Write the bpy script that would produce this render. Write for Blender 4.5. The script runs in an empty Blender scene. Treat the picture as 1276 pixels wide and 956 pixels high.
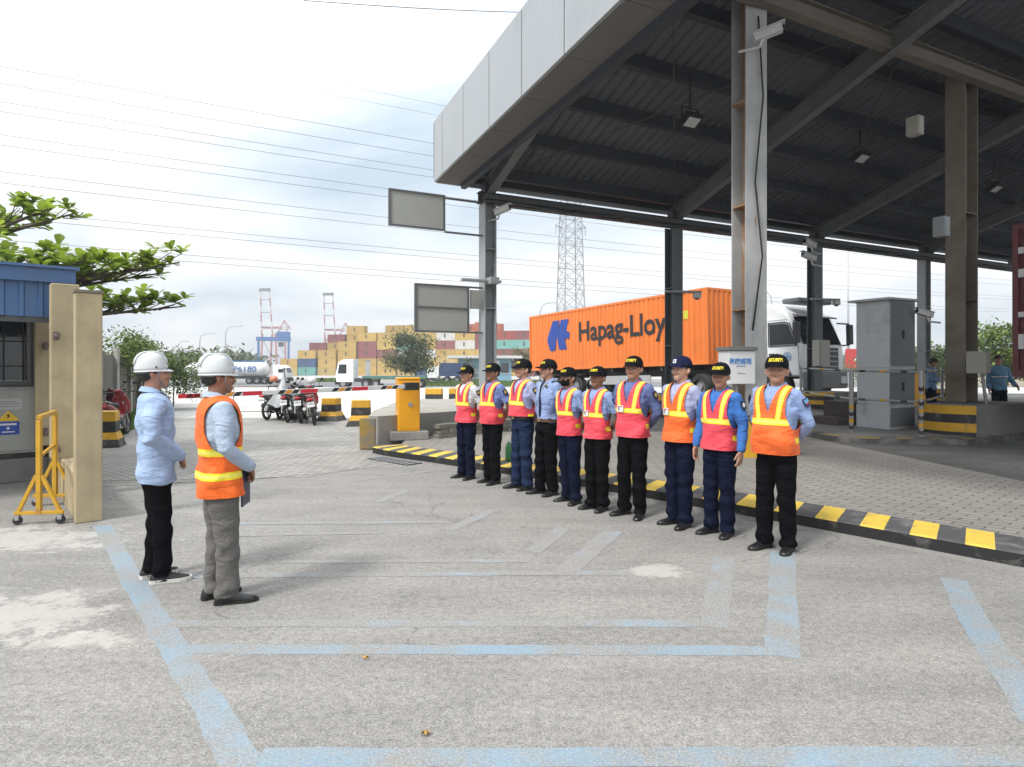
import bpy, bmesh, math, random
import numpy as np
from mathutils import Vector, Matrix, Euler
random.seed(7); np.random.seed(7)
R = math.radians
sc = bpy.context.scene
COL = sc.collection
# ---------------------------------------------------------------- camera, light, exposure
cam_d = bpy.data.cameras.new('camera'); cam = bpy.data.objects.new('camera', cam_d); COL.objects.link(cam)
cam.location = (0, 0, 1.6); cam.rotation_euler = (R(90), 0, 0)
cam_d.sensor_width = 36; cam_d.lens = 800/1276*36; cam_d.shift_y = -20/1276
cam_d.clip_start = .05; cam_d.clip_end = 5000
sc.camera = cam
vs = sc.view_settings
vs.view_transform = 'Standard'; vs.look = 'None'; vs.gamma = 1; vs.use_curve_mapping = False
vs.exposure = 1.08
SUN_EL, SUN_AZ = 50, 222          # azimuth clockwise from +Y: behind the camera, to its left
sun_d = bpy.data.lights.new('sun', 'SUN'); sun_d.energy = 1.6; sun_d.angle = R(11); sun_d.color = (1, .965, .91)
sun = bpy.data.objects.new('sun', sun_d); COL.objects.link(sun)
_sd = Vector((math.sin(R(SUN_AZ))*math.cos(R(SUN_EL)), math.cos(R(SUN_AZ))*math.cos(R(SUN_EL)), math.sin(R(SUN_EL))))
sun.rotation_euler = (-_sd).to_track_quat('-Z', 'Y').to_euler()
sun.location = _sd*60
wd = bpy.data.worlds.new('World'); sc.world = wd; wd.use_nodes = True
nt = wd.node_tree; nt.nodes.clear()
def _n(t, **k):
    n = nt.nodes.new(t)
    for a, v in k.items(): setattr(n, a, v)
    return n
w_out = _n('ShaderNodeOutputWorld'); w_mix = _n('ShaderNodeMixShader')
w_sky = _n('ShaderNodeTexSky', sky_type='NISHITA', sun_disc=False); w_sky.sun_elevation = R(SUN_EL); w_sky.sun_rotation = R(SUN_AZ)
w_sky.dust_density = 2.5
w_b1 = _n('ShaderNodeBackground'); w_b1.inputs[1].default_value = .1
w_b2 = _n('ShaderNodeBackground'); w_b2.inputs[1].default_value = .70
w_tc = _n('ShaderNodeTexCoord'); w_sep = _n('ShaderNodeSeparateXYZ')
w_add = _n('ShaderNodeMath', operation='ADD'); w_add.inputs[1].default_value = .22
w_max = _n('ShaderNodeMath', operation='MAXIMUM'); w_max.inputs[1].default_value = .05
w_dx = _n('ShaderNodeMath', operation='DIVIDE'); w_dy = _n('ShaderNodeMath', operation='DIVIDE'); w_cmb = _n('ShaderNodeCombineXYZ')
w_noi = _n('ShaderNodeTexNoise'); w_noi.inputs['Scale'].default_value = .8; w_noi.inputs['Detail'].default_value = 5; w_noi.inputs['Roughness'].default_value = .52; w_noi.inputs['Distortion'].default_value = .35
w_map = _n('ShaderNodeMapping'); w_map.inputs['Location'].default_value = (3.1, 1.7, 0); w_map.inputs['Scale'].default_value = (1, 1.5, 1)
w_rmp = _n('ShaderNodeValToRGB'); e = w_rmp.color_ramp
e.elements[0].position = .32; e.elements[0].color = (.47, .57, .66, 1)
e.elements[1].position = .58; e.elements[1].color = (1, 1, 1, 1)
el = e.elements.new(.44); el.color = (.70, .77, .83, 1)
L = nt.links.new
L(w_tc.outputs['Generated'], w_sep.inputs[0]); L(w_sep.outputs['Z'], w_add.inputs[0]); L(w_add.outputs[0], w_max.inputs[0])
L(w_sep.outputs['X'], w_dx.inputs[0]); L(w_max.outputs[0], w_dx.inputs[1]); L(w_sep.outputs['Y'], w_dy.inputs[0]); L(w_max.outputs[0], w_dy.inputs[1])
L(w_dx.outputs[0], w_cmb.inputs[0]); L(w_dy.outputs[0], w_cmb.inputs[1]); L(w_cmb.outputs[0], w_map.inputs[0]); L(w_map.outputs[0], w_noi.inputs['Vector'])
L(w_noi.outputs[0], w_rmp.inputs[0]); L(w_rmp.outputs[0], w_b2.inputs[0])
w_z2 = _n('ShaderNodeMath', operation='MULTIPLY'); L(w_max.outputs[0], w_z2.inputs[0]); L(w_max.outputs[0], w_z2.inputs[1])
w_str = _n('ShaderNodeMath', operation='MULTIPLY_ADD'); L(w_z2.outputs[0], w_str.inputs[0]); w_str.inputs[1].default_value = .62; w_str.inputs[2].default_value = .50
L(w_str.outputs[0], w_b2.inputs[1])          # an overcast sky is brightest overhead
L(w_sky.outputs[0], w_b1.inputs[0]); w_mix.inputs[0].default_value = .9
L(w_b1.outputs[0], w_mix.inputs[1]); L(w_b2.outputs[0], w_mix.inputs[2]); L(w_mix.outputs[0], w_out.inputs[0])
sc.cycles.max_bounces = 7; sc.cycles.diffuse_bounces = 4; sc.cycles.glossy_bounces = 3; sc.cycles.transmission_bounces = 4
sc.cycles.caustics_reflective = False; sc.cycles.caustics_refractive = False; sc.cycles.sample_clamp_indirect = 6
try:
    sc.cycles.use_denoising = True; sc.cycles.denoiser = 'OPENIMAGEDENOISE'
except Exception: pass

# ---------------------------------------------------------------- materials
class NT:
    """small wrapper for writing node trees"""
    def __init__(s, m): s.t = m.node_tree; s.p = s.t.nodes['Principled BSDF']
    def n(s, typ, ins=None, **k):
        x = s.t.nodes.new('ShaderNode'+typ)
        for a, v in k.items(): setattr(x, a, v)
        for a, v in (ins or {}).items(): s.put(x.inputs[a], v)
        return x
    def put(s, sock, v):
        if isinstance(v, bpy.types.NodeSocket): s.t.links.new(v, sock)
        else: sock.default_value = v
    def math(s, op, a, b=0.0, c=None):
        x = s.n('Math', {0: a, 1: b}, operation=op)
        if c is not None: s.put(x.inputs[2], c)
        return x.outputs[0]
    def noise(s, vec, scale, detail=4, rough=.55, dist=0):
        return s.n('TexNoise', {'Vector': vec, 'Scale': scale, 'Detail': detail, 'Roughness': rough, 'Distortion': dist}).outputs[0]
    def ramp(s, f, a, b, ca=(0,0,0,1), cb=(1,1,1,1)):
        x = s.n('ValToRGB', {0: f}); x.color_ramp.elements[0].position = a; x.color_ramp.elements[1].position = b
        x.color_ramp.elements[0].color = ca; x.color_ramp.elements[1].color = cb
        return x.outputs[0]
    def mix(s, f, a, b, blend='MIX'):
        x = s.n('Mix', data_type='RGBA', blend_type=blend)
        s.put(x.inputs[0], f); s.put(x.inputs[6], a); s.put(x.inputs[7], b)
        return x.outputs[2]
    def obj(s): return s.n('TexCoord').outputs['Object']
    def pos(s): return s.n('NewGeometry').outputs['Position']
    def bump(s, h, strength=.3, dist=.01):
        x = s.n('Bump', {'Height': h, 'Strength': strength, 'Distance': dist})
        s.put(s.p.inputs['Normal'], x.outputs[0]); return x
def c4(c): return (c[0], c[1], c[2], 1)
def sh(c, k): return (min(1, c[0]*k), min(1, c[1]*k), min(1, c[2]*k), 1)
def mat(name, col=(.5,.5,.5), rough=.6, metal=0, var=.12, vs=5, bump=0, bs=60, objcol=False, dirt=None, dirt_s=2.5, dirt_a=(.52,.68), spec=.5, world=False, rnd=0, coat=0, streak=0):
    m = bpy.data.materials.new(name); m.use_nodes = True; t = NT(m)
    v = t.pos() if world else t.obj()
    base = c4(col)
    if objcol:
        oi = t.n('ObjectInfo'); base = oi.outputs['Color']
    f = t.noise(v, vs, 6, .6)
    a = t.mix(1, base, t.ramp(f, .25, .75, sh((1,1,1), 1-var), (1,1,1,1)), 'MULTIPLY')
    if rnd:
        ri = t.n('NewGeometry').outputs['Random Per Island']
        a = t.mix(1, a, t.ramp(ri, 0, 1, (1-rnd,1-rnd*.8,1-rnd,1), (1+0*rnd,1,1,1)), 'MULTIPLY')
    if streak:
        q = t.noise(t.n('Mapping', {0: v, 'Scale': (5.5, 5.5, .22)}).outputs[0], 1.6, 7, .65)
        a = t.mix(1, a, t.ramp(q, .34, .62, (1-streak,1-streak*1.02,1-streak*1.08,1), (1,1,1,1)), 'MULTIPLY')
    if dirt:
        g = t.noise(v, dirt_s, 8, .65, .4)
        a = t.mix(t.ramp(g, *dirt_a), a, c4(dirt))
    t.put(t.p.inputs['Base Color'], a)
    rr = t.ramp(f, .2, .8, (max(0,rough-.08),)*3+(1,), (min(1,rough+.08),)*3+(1,))
    t.put(t.p.inputs['Roughness'], rr)
    t.p.inputs['Metallic'].default_value = metal; t.p.inputs['Specular IOR Level'].default_value = spec
    if coat: t.p.inputs['Coat Weight'].default_value = coat; t.p.inputs['Coat Roughness'].default_value = .12
    if bump: t.bump(t.noise(v, bs, 4, .6), bump, .01)
    return m
MATS = {}
def M(name, *a, **k):
    if name not in MATS: MATS[name] = mat(name, *a, **k)
    return MATS[name]

# ---------------------------------------------------------------- mesh builder
class MB:
    def __init__(s): s.v = []; s.f = []; s.m = []; s.T = None; s.mi = 0
    def add(s, vs, fs, mi=None):
        o = len(s.v)
        if s.T is not None: vs = [s.T @ Vector(p) for p in vs]
        s.v.extend([tuple(p) for p in vs]); s.f.extend([tuple(i+o for i in f) for f in fs]); s.m.extend([s.mi if mi is None else mi]*len(fs))
        return s
    def box(s, c, d, rz=0, mi=None, rot=None):
        x, y, z = d[0]/2, d[1]/2, d[2]/2
        mt = (rot if rot is not None else Matrix.Rotation(rz, 3, 'Z'))
        vs = [Vector(c) + mt @ Vector((i*x, j*y, k*z)) for k in (-1,1) for i, j in ((-1,-1),(1,-1),(1,1),(-1,1))]
        return s.add(vs, [(3,2,1,0),(4,5,6,7),(0,1,5,4),(1,2,6,5),(2,3,7,6),(3,0,4,7)], mi)
    def bx(s, x0, x1, y0, y1, z0, z1, mi=None): return s.box(((x0+x1)/2,(y0+y1)/2,(z0+z1)/2),(x1-x0,y1-y0,z1-z0),0,mi)
    def beam(s, p0, p1, w, h, up=(0,0,1), mi=None):
        p0, p1 = Vector(p0), Vector(p1); d = (p1-p0); l = d.length; d.normalize()
        sd = d.cross(Vector(up))
        if sd.length < 1e-4: sd = d.cross(Vector((1,0,0)))
        sd.normalize(); u = sd.cross(d)
        rot = Matrix((d, sd, u)).transposed()
        return s.box((p0+p1)/2, (l, w, h), 0, mi, rot)
    def ibeam(s, p0, p1, w, h, t=.02, up=(0,0,1), mi=None):
        p0, p1 = Vector(p0), Vector(p1); d = (p1-p0).normalized(); sd = d.cross(Vector(up)); sd.normalize(); u = sd.cross(d)
        s.beam(p0+u*(h/2-t/2), p1+u*(h/2-t/2), w, t, up, mi); s.beam(p0-u*(h/2-t/2), p1-u*(h/2-t/2), w, t, up, mi)
        return s.beam(p0, p1, t, h-2*t, up, mi)
    def rings(s, rs, cap=True, mi=None, closed=True):
        n = len(rs[0]); vs = [p for r in rs for p in r]; fs = []
        for i in range(len(rs)-1):
            for j in range(n if closed else n-1):
                k = (j+1) % n
                fs.append((i*n+j, i*n+k, (i+1)*n+k, (i+1)*n+j))
        if cap and closed:
            fs.append(tuple(range(n-1, -1, -1))); b = (len(rs)-1)*n; fs.append(tuple(range(b, b+n)))
        return s.add(vs, fs, mi)
    def tube(s, p0, p1, r0, r1=None, n=10, mi=None):
        return s.path([p0, p1], [r0, r0 if r1 is None else r1], n, mi=mi)
    def path(s, pts, rad, n=8, mi=None, side=None, round_ends=False, closed=False):
        pts = [Vector(p) for p in pts]
        if not isinstance(rad, (list, tuple)): rad = [rad]*len(pts)
        rad = [(r, r) if not isinstance(r, tuple) else r for r in rad]
        if round_ends:
            d0 = (pts[0]-pts[1]).normalized(); d1 = (pts[-1]-pts[-2]).normalized(); a, b = rad[0], rad[-1]
            ra, rb = min(a), min(b)
            pts = [pts[0]+d0*ra*.95, pts[0]+d0*ra*.6]+pts+[pts[-1]+d1*rb*.6, pts[-1]+d1*rb*.95]
            rad = [(a[0]*.35,a[1]*.35),(a[0]*.8,a[1]*.8)]+rad+[(b[0]*.8,b[1]*.8),(b[0]*.35,b[1]*.35)]
        rs = []; prev = None
        for i, p in enumerate(pts):
            d = pts[min(i+1, len(pts)-1)]-pts[max(i-1, 0)]; d.normalize()
            if prev is None:
                a = Vector(side) if side is not None else (Vector((0,0,1)) if abs(d.z) < .9 else Vector((1,0,0))).cross(d)
            else: a = prev
            a = (a - d*a.dot(d)).normalized(); b = d.cross(a); prev = a
            rs.append([p + a*math.cos(2*math.pi*j/n)*rad[i][0] + b*math.sin(2*math.pi*j/n)*rad[i][1] for j in range(n)])
        return s.rings(rs, True, mi)
    def ell(s, c, r, n=16, m=10, mi=None, rot=None, z0=-1, z1=1):
        rs = []
        for i in range(m+1):
            ph = math.asin(z0)+(math.asin(z1)-math.asin(z0))*i/m
            k, z = max(math.cos(ph), .02), math.sin(ph)
            ring = [Vector((r[0]*k*math.cos(2*math.pi*j/n), r[1]*k*math.sin(2*math.pi*j/n), r[2]*z)) for j in range(n)]
            rs.append([Vector(c)+(rot @ p if rot is not None else p) for p in ring])
        return s.rings(rs, True, mi)
    def prism(s, pts, z0, z1, mi=None, top=None):
        n = len(pts)
        zf = (lambda z, p: z(p[0], p[1]) if callable(z) else z)
        vs = [(p[0], p[1], zf(z0, p)) for p in pts]+[(p[0], p[1], zf(z1, p)) for p in pts]
        fs = [(i, (i+1) % n, n+(i+1) % n, n+i) for i in range(n)]
        s.add(vs, fs+[tuple(range(n-1,-1,-1))], mi)
        return s.add([vs[n+i] for i in range(n)], [tuple(range(n))], mi if top is None else top)
    def torus(s, c, R_, r, axis='Y', n=28, m=10, mi=None, sx=1):
        rs = []
        for i in range(n):
            a = 2*math.pi*i/n; ring = []
            for j in range(m):
                b = 2*math.pi*j/m; q = R_+r*math.cos(b); h = r*sx*math.sin(b)
                x, y = q*math.cos(a), q*math.sin(a)
                ring.append(Vector(c)+(Vector((x, h, y)) if axis == 'Y' else Vector((x, y, h)) if axis == 'Z' else Vector((h, x, y))))
            rs.append(ring)
        rs.append(rs[0]); return s.rings(rs, False, mi)
    def disc(s, c, r, h, axis='Y', n=24, mi=None, r2=None):
        a = {'Y': Vector((0,1,0)), 'X': Vector((1,0,0)), 'Z': Vector((0,0,1))}[axis]
        return s.path([Vector(c)-a*h/2, Vector(c)+a*h/2], [r, r if r2 is None else r2], n, mi)
    def grid(s, g, mi=None):
        n = len(g[0]); vs = [p for r in g for p in r]
        return s.add(vs, [(i*n+j, i*n+j+1, (i+1)*n+j+1, (i+1)*n+j) for i in range(len(g)-1) for j in range(n-1)], mi)
    def mesh(s, name):
        me = bpy.data.meshes.new(name); me.from_pydata(s.v, [], s.f)
        if s.m and max(s.m) > 0: me.polygons.foreach_set('material_index', s.m)
        me.update(); return me
    def obj(s, name, mats, parent=None, smooth=False, bevel=0, solid=0, loc=None, rz=0, fix=False, seg=2):
        me = s.mesh(name)
        for m in (mats if isinstance(mats, (list, tuple)) else [mats]): me.materials.append(m)
        if fix:
            b = bmesh.new(); b.from_mesh(me); bmesh.ops.recalc_face_normals(b, faces=b.faces); b.to_mesh(me); b.free()
        o = bpy.data.objects.new(name, me); COL.objects.link(o)
        if parent is not None: o.parent = parent
        if loc is not None: o.location = loc
        if rz: o.rotation_euler = (0, 0, rz)
        if smooth:
            me.polygons.foreach_set('use_smooth', [True]*len(me.polygons))
            if smooth != 'all':
                try: me.set_sharp_from_angle(angle=R(38))
                except Exception: pass
        if solid:
            md = o.modifiers.new('solid', 'SOLIDIFY'); md.thickness = solid; md.offset = 1
            if smooth:
                es = o.modifiers.new('split', 'EDGE_SPLIT'); es.split_angle = R(50)
        if bevel:
            md = o.modifiers.new('bevel', 'BEVEL'); md.width = bevel; md.segments = seg; md.limit_method = 'ANGLE'; md.angle_limit = R(40)
        return o
def empty(name, loc=(0,0,0), rz=0, label=None, cat=None, group=None, rot=None, scale=1, kind=None):
    o = bpy.data.objects.new(name, None); COL.objects.link(o); o.location = loc
    o.rotation_euler = rot if rot is not None else (0, 0, rz); o.scale = (scale,)*3; o.empty_display_size = .2
    return tag(o, label, cat, group, kind)
def tag(o, label=None, cat=None, group=None, kind=None):
    if label: o['label'] = label
    if cat: o['category'] = cat
    if group: o['group'] = group
    if kind: o['kind'] = kind
    return o
def copy_tree(o, parent=None):
    c = o.copy(); COL.objects.link(c)
    if parent is not None: c.parent = parent
    for ch in list(o.children): copy_tree(ch, c)
    return c
def dup(o, loc, rz=0, label=None, color=None, scale=None):
    c = copy_tree(o); c.location = loc; c.rotation_euler = (0, 0, rz)
    if label: c['label'] = label
    if scale: c.scale = (scale,)*3
    return c
_fonts = {}
def text_geo(txt, size=1, off=0, extrude=0, res=3, align='CENTER'):
    """filled letter outlines as (verts, faces) in the XY plane"""
    cu = bpy.data.curves.new('t', 'FONT'); cu.body = txt; cu.size = size; cu.offset = off; cu.extrude = extrude; cu.resolution_u = res
    cu.align_x = align; cu.align_y = 'CENTER'
    o = bpy.data.objects.new('t', cu); COL.objects.link(o)
    bpy.context.view_layer.update()
    me = bpy.data.meshes.new_from_object(o.evaluated_get(bpy.context.evaluated_depsgraph_get()))
    vs = [tuple(v.co) for v in me.vertices]; fs = [tuple(p.vertices) for p in me.polygons]
    bpy.data.objects.remove(o); bpy.data.curves.remove(cu); bpy.data.meshes.remove(me)
    return vs, fs
def text_obj(name, txt, size, m, parent, loc, rot=(0,0,0), off=0, extrude=.002, align='CENTER', sx=1):
    vs, fs = text_geo(txt, size, off, extrude, 3, align)
    b = MB(); b.add([(x*sx, y, z) for x, y, z in vs], fs)
    o = b.obj(name, m, parent); o.location = loc; o.rotation_euler = rot
    return o
def remesh(mb, name, voxel, it, m, parent, disp=None, fac=.5):
    me = mb.mesh('tmp'); o = bpy.data.objects.new('tmp', me); COL.objects.link(o)
    md = o.modifiers.new('r', 'REMESH'); md.mode = 'VOXEL'; md.voxel_size = voxel; md.use_smooth_shade = True
    if it:
        ms = o.modifiers.new('s', 'SMOOTH'); ms.factor = fac; ms.iterations = it
    bpy.context.view_layer.update()
    nm = bpy.data.meshes.new_from_object(o.evaluated_get(bpy.context.evaluated_depsgraph_get()))
    bpy.data.objects.remove(o); bpy.data.meshes.remove(me)
    nm.name = name; nm.materials.clear(); nm.materials.append(m)
    if disp is not None:
        n = len(nm.vertices); co = np.empty(n*3); nm.vertices.foreach_get('co', co); co = co.reshape(-1, 3)
        nn = np.empty(n*3); nm.vertex_normals.foreach_get('vector', nn); nn = nn.reshape(-1, 3)
        co = co + nn*disp(co)[:, None]
        nm.vertices.foreach_set('co', co.ravel()); nm.update()
    nm.polygons.foreach_set('use_smooth', [True]*len(nm.polygons))
    ob = bpy.data.objects.new(name, nm); COL.objects.link(ob); ob.parent = parent
    return ob
ORD = ['first','second','third','fourth','fifth','sixth','seventh','eighth','ninth','tenth','eleventh','twelfth','thirteenth','fourteenth','fifteenth','sixteenth']
# world frames
UA = math.atan2(.456, .89)                # the canopy's long axis
def lerp(x, xs, ys): return float(np.interp(x, xs, ys))
def gz(x, y): return lerp(y, [22, 75, 200, 1000], [0, -.75, -.9, -.9])        # lie of the open ground
def sz(x, y): return lerp(y, [12, 20, 25.5, 36, 46], [.15, .33, .33, 0, -.33])  # gate slab
def px(x, Y): return (x-638)/800*Y        # helper: sideways metres at depth Y
# ---------------------------------------------------------------- people
def cloth_mat(name, col, rough=.85, weave=420, var=.1, fine=.12):
    def mk():
        m = bpy.data.materials.new(name); m.use_nodes = True; t = NT(m); v = t.obj()
        f = t.noise(v, 7, 5, .6); w = t.noise(v, weave, 2)
        a = t.mix(1, c4(col), t.ramp(f, .3, .7, sh((1,1,1), 1-var), (1,1,1,1)), 'MULTIPLY')
        a = t.mix(1, a, t.ramp(w, .3, .7, sh((1,1,1), 1-fine), (1,1,1,1)), 'MULTIPLY')
        t.put(t.p.inputs['Base Color'], a); t.p.inputs['Roughness'].default_value = rough
        t.p.inputs['Specular IOR Level'].default_value = .25
        t.p.inputs['Sheen Weight'].default_value = .1 if max(col) > .1 else 0
        t.p.inputs['Specular IOR Level'].default_value = .25 if max(col) > .1 else .04
        h = t.math('ADD', t.noise(t.n('Mapping', {0: v, 'Rotation': (.6,.4,.3), 'Scale': (1,1,1.8)}).outputs[0], 8, 2, .45, 1.1), t.math('MULTIPLY', w, .05))
        t.bump(h, .6, .035)
        return m
    if name not in MATS: MATS[name] = mk()
    return MATS[name]
def skin_mat(name, col):
    if name in MATS: return MATS[name]
    m = bpy.data.materials.new(name); m.use_nodes = True; t = NT(m); v = t.obj()
    f = t.noise(v, 16, 4, .6)
    a = t.mix(t.ramp(f, .35, .7), c4(col), sh((col[0]*1.02, col[1]*.82, col[2]*.76), 1))
    t.put(t.p.inputs['Base Color'], a); t.p.inputs['Roughness'].default_value = .44
    t.p.inputs['Subsurface Weight'].default_value = .08; t.p.inputs['Subsurface Radius'].default_value = (.012, .005, .003)
    t.bump(t.noise(v, 180, 3), .12, .002)
    MATS[name] = m; return m
def vest_mat(name, col, bands, vert=True, side=True, zv=1.15):
    """hi-vis cloth with its sewn reflective tapes laid out in the garment's own coordinates"""
    if name in MATS: return MATS[name]
    m = bpy.data.materials.new(name); m.use_nodes = True; t = NT(m); v = t.obj()
    s = t.n('SeparateXYZ', {0: v}); X, Y, Z = s.outputs; ax = t.math('ABSOLUTE', X)
    wob = t.math('MULTIPLY', t.math('SUBTRACT', t.noise(v, 5, 2), .5), .02)
    zz = t.math('ADD', Z, wob)
    def near(a, c, w): return t.math('LESS_THAN', t.math('ABSOLUTE', t.math('SUBTRACT', a, c)), w)
    mask = None; core = None
    def OR(a, b): return b if a is None else t.math('MAXIMUM', a, b)
    for b in bands:
        mask = OR(mask, near(zz, b, .026)); core = OR(core, near(zz, b, .013))
    if vert:
        xc = t.math('ADD', t.math('MULTIPLY', t.math('SUBTRACT', Z, 1.3), .13), .102)
        up = t.math('GREATER_THAN', Z, zv)
        mask = OR(mask, t.math('MULTIPLY', near(ax, xc, .021), up)); core = OR(core, t.math('MULTIPLY', near(ax, xc, .010), up))
    if side:
        q = t.math('MULTIPLY', near(Z, .985, .024), t.math('MULTIPLY', t.math('GREATER_THAN', ax, .155), near(Y, 0.0, .045)))
        mask = OR(mask, q)
    f = t.noise(v, 9, 5, .6); mesh_ = t.noise(v, 500, 1)
    base = t.mix(1, c4(col), t.ramp(f, .3, .7, (.82,.8,.8,1), (1,1,1,1)), 'MULTIPLY')
    base = t.mix(1, base, t.ramp(mesh_, .35, .65, (.86,.86,.86,1), (1,1,1,1)), 'MULTIPLY')
    seam = near(X, .008, .0035)
    base = t.mix(t.math('MULTIPLY', seam, .35), base, sh(col, .45))
    hem = t.math('MULTIPLY', 0, 0)
    tape = t.mix(core, (.84, .68, .015, 1), (.86, .78, .13, 1))
    t.put(t.p.inputs['Base Color'], t.mix(mask, base, tape))
    t.p.inputs['Roughness'].default_value = .62; t.p.inputs['Specular IOR Level'].default_value = .35
    t.p.inputs['Sheen Weight'].default_value = .1
    t.bump(t.math('ADD', t.noise(t.n('Mapping', {0: v, 'Rotation': (.5,.3,.2), 'Scale': (1,1,1.7)}).outputs[0], 7, 2, .45, .9), t.math('MULTIPLY', mesh_, .04)), .6, .035)
    MATS[name] = m; return m
BLACK_CAP = lambda: cloth_mat('black_cap_cloth', (.012,.012,.014), .8)
def foldfn(seed, amp, kz, kxy, zc=None):
    rs = np.random.RandomState(seed); K = []
    for i in range(9):
        K.append((rs.uniform(-1,1)*kxy, rs.uniform(-1,1)*kxy, rs.uniform(.4,1)*kz*rs.choice([-1,1]), rs.uniform(0,6.28)))
    def f(co):
        d = np.zeros(len(co))
        for k in K: d += np.sin(co[:,0]*k[0]+co[:,1]*k[1]+co[:,2]*k[2]+k[3])
        d = d/3.0
        d = np.sign(d)*np.abs(d)**.8
        w = np.ones(len(co)) if zc is None else sum(a*np.exp(-((co[:,2]-z)/s)**2) for z, s, a in zc)
        return d*amp*w
    return f
TZ = [.70,.78,.86,.94,1.02,1.10,1.20,1.30,1.40]
TA = [.150,.154,.156,.152,.146,.149,.160,.168,.16]
TB = [.108,.114,.116,.113,.110,.112,.117,.118,.10]
def torso_dim(z, c):
    a = lerp(z, TZ, TA)*c.get('girth',1); b = lerp(z, TZ, TB)*c.get('girth',1)
    a *= 1+.12*min(1, max(0, (z-1.08)/.14))
    by = c.get('belly',0)*math.exp(-((z-1.03)/.13)**2)
    return a+by*.2, b+by*.6, -by*.55
def trs(z, th, off, c, flare=0):
    a, b, yc = torso_dim(z, c); a += off+flare; b += off+flare
    e = 2/2.5; s_, c_ = math.sin(th), math.cos(th)
    return Vector((a*math.copysign(abs(s_)**e, s_), yc-b*math.copysign(abs(c_)**e, c_), z))
ZS = 1.22
def arch(x, t, off, c):
    a, b, yc = torso_dim(ZS, c); a += off; b += off
    q = max(0, 1-(abs(x)/a)**2.5)**(1/2.5); yf, yb = yc-b*q, yc+b*q
    zt = 1.462+off-.10*abs(x)-1.35*x*x
    y = (yf+yb)/2-(yb-yf)/2*math.cos(math.pi*t)
    z = ZS+(zt-ZS)*max(0, math.sin(math.pi*t))**.62
    y += .012*math.sin(math.pi*t)
    return Vector((x, y, z))
def arms_of(pose, side, _j={}):
    """shoulder, elbow, wrist, hand direction, palm normal for one side (+1 = the person's left)"""
    s = side; sh_ = Vector((s*.178, .006, 1.385))
    if pose == 'behind':   e, w, d, n = (s*.246, .10, 1.125), (s*.075, .172, .955), (-s*.93, .12, -.3), (0, 1, -.1)
    elif pose == 'sides':  e, w, d, n = (s*.238, .03, 1.11), (s*.252, -.035, .865), (s*.02, -.16, -1), (-s, 0, 0)
    elif pose == 'front':  e, w, d, n = (s*.235, .045, 1.12), (s*.10, -.165, .955), (-s*.75, -.25, -.62), (0, .9, -.3)
    elif pose == 'front_low': e, w, d, n = (s*.232, .0, 1.115), (s*.095, -.19, .945), (-s*.68, -.2, -.7), (0, .9, -.3)
    elif pose == 'phone':  e, w, d, n = (s*.215, .0, 1.12), (s*.06, -.24, 1.10), (-s*.3, -.85, .25), (0, .2, 1)
    elif pose == 'reach':  e, w, d, n = ((s*.225, .03, 1.12), (s*.24, -.03, .88), (0, -.2, -1), (-s, 0, 0)) if s < 0 else ((s*.27, .06, 1.13), (s*.33, -.12, .95), (s*.2, -.5, -.8), (-s, 0, 0))
    return sh_, Vector(e), Vector(w), Vector(d).normalized(), Vector(n).normalized()
def add_hand(mb, w, d, n, s, curl=.35, r=.0088):
    n = (n-d*n.dot(d)).normalized(); sd = d.cross(n)*s      # thumb side
    mb.path([w-d*.02, w+d*.02, w+d*.05, w+d*.088], [(.026,.02),(.033,.018),(.042,.017),(.041,.013)], 12, side=sd, round_ends=True)
    for k, (o, l) in enumerate(((.032,.068),(.0105,.077),(-.011,.071),(-.032,.055))):
        p = w+d*.082+sd*o; dd = (d+sd*o*2.2).normalized(); pts = [p-dd*.02, p]
        for j, q in enumerate((.44,.32,.24)):
            an = curl*(j+.6); v = (dd*math.cos(an)+n*math.sin(an)).normalized(); p = p+v*l*q; pts.append(p)
        mb.path(pts, [r*1.05, r*1.05, r, r*.92, r*.8], 8, round_ends=True)
    p = w+d*.022+sd*.032; v = (d*.62+sd*.68+n*.28).normalized(); v2 = (d*.9+sd*.25+n*.35).normalized()
    mb.path([p-v*.02, p+v*.022, p+v*.022+v2*.03, p+v*.022+v2*.055], [.0135,.012,.010,.008], 8, round_ends=True)
_sec = {}
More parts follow.
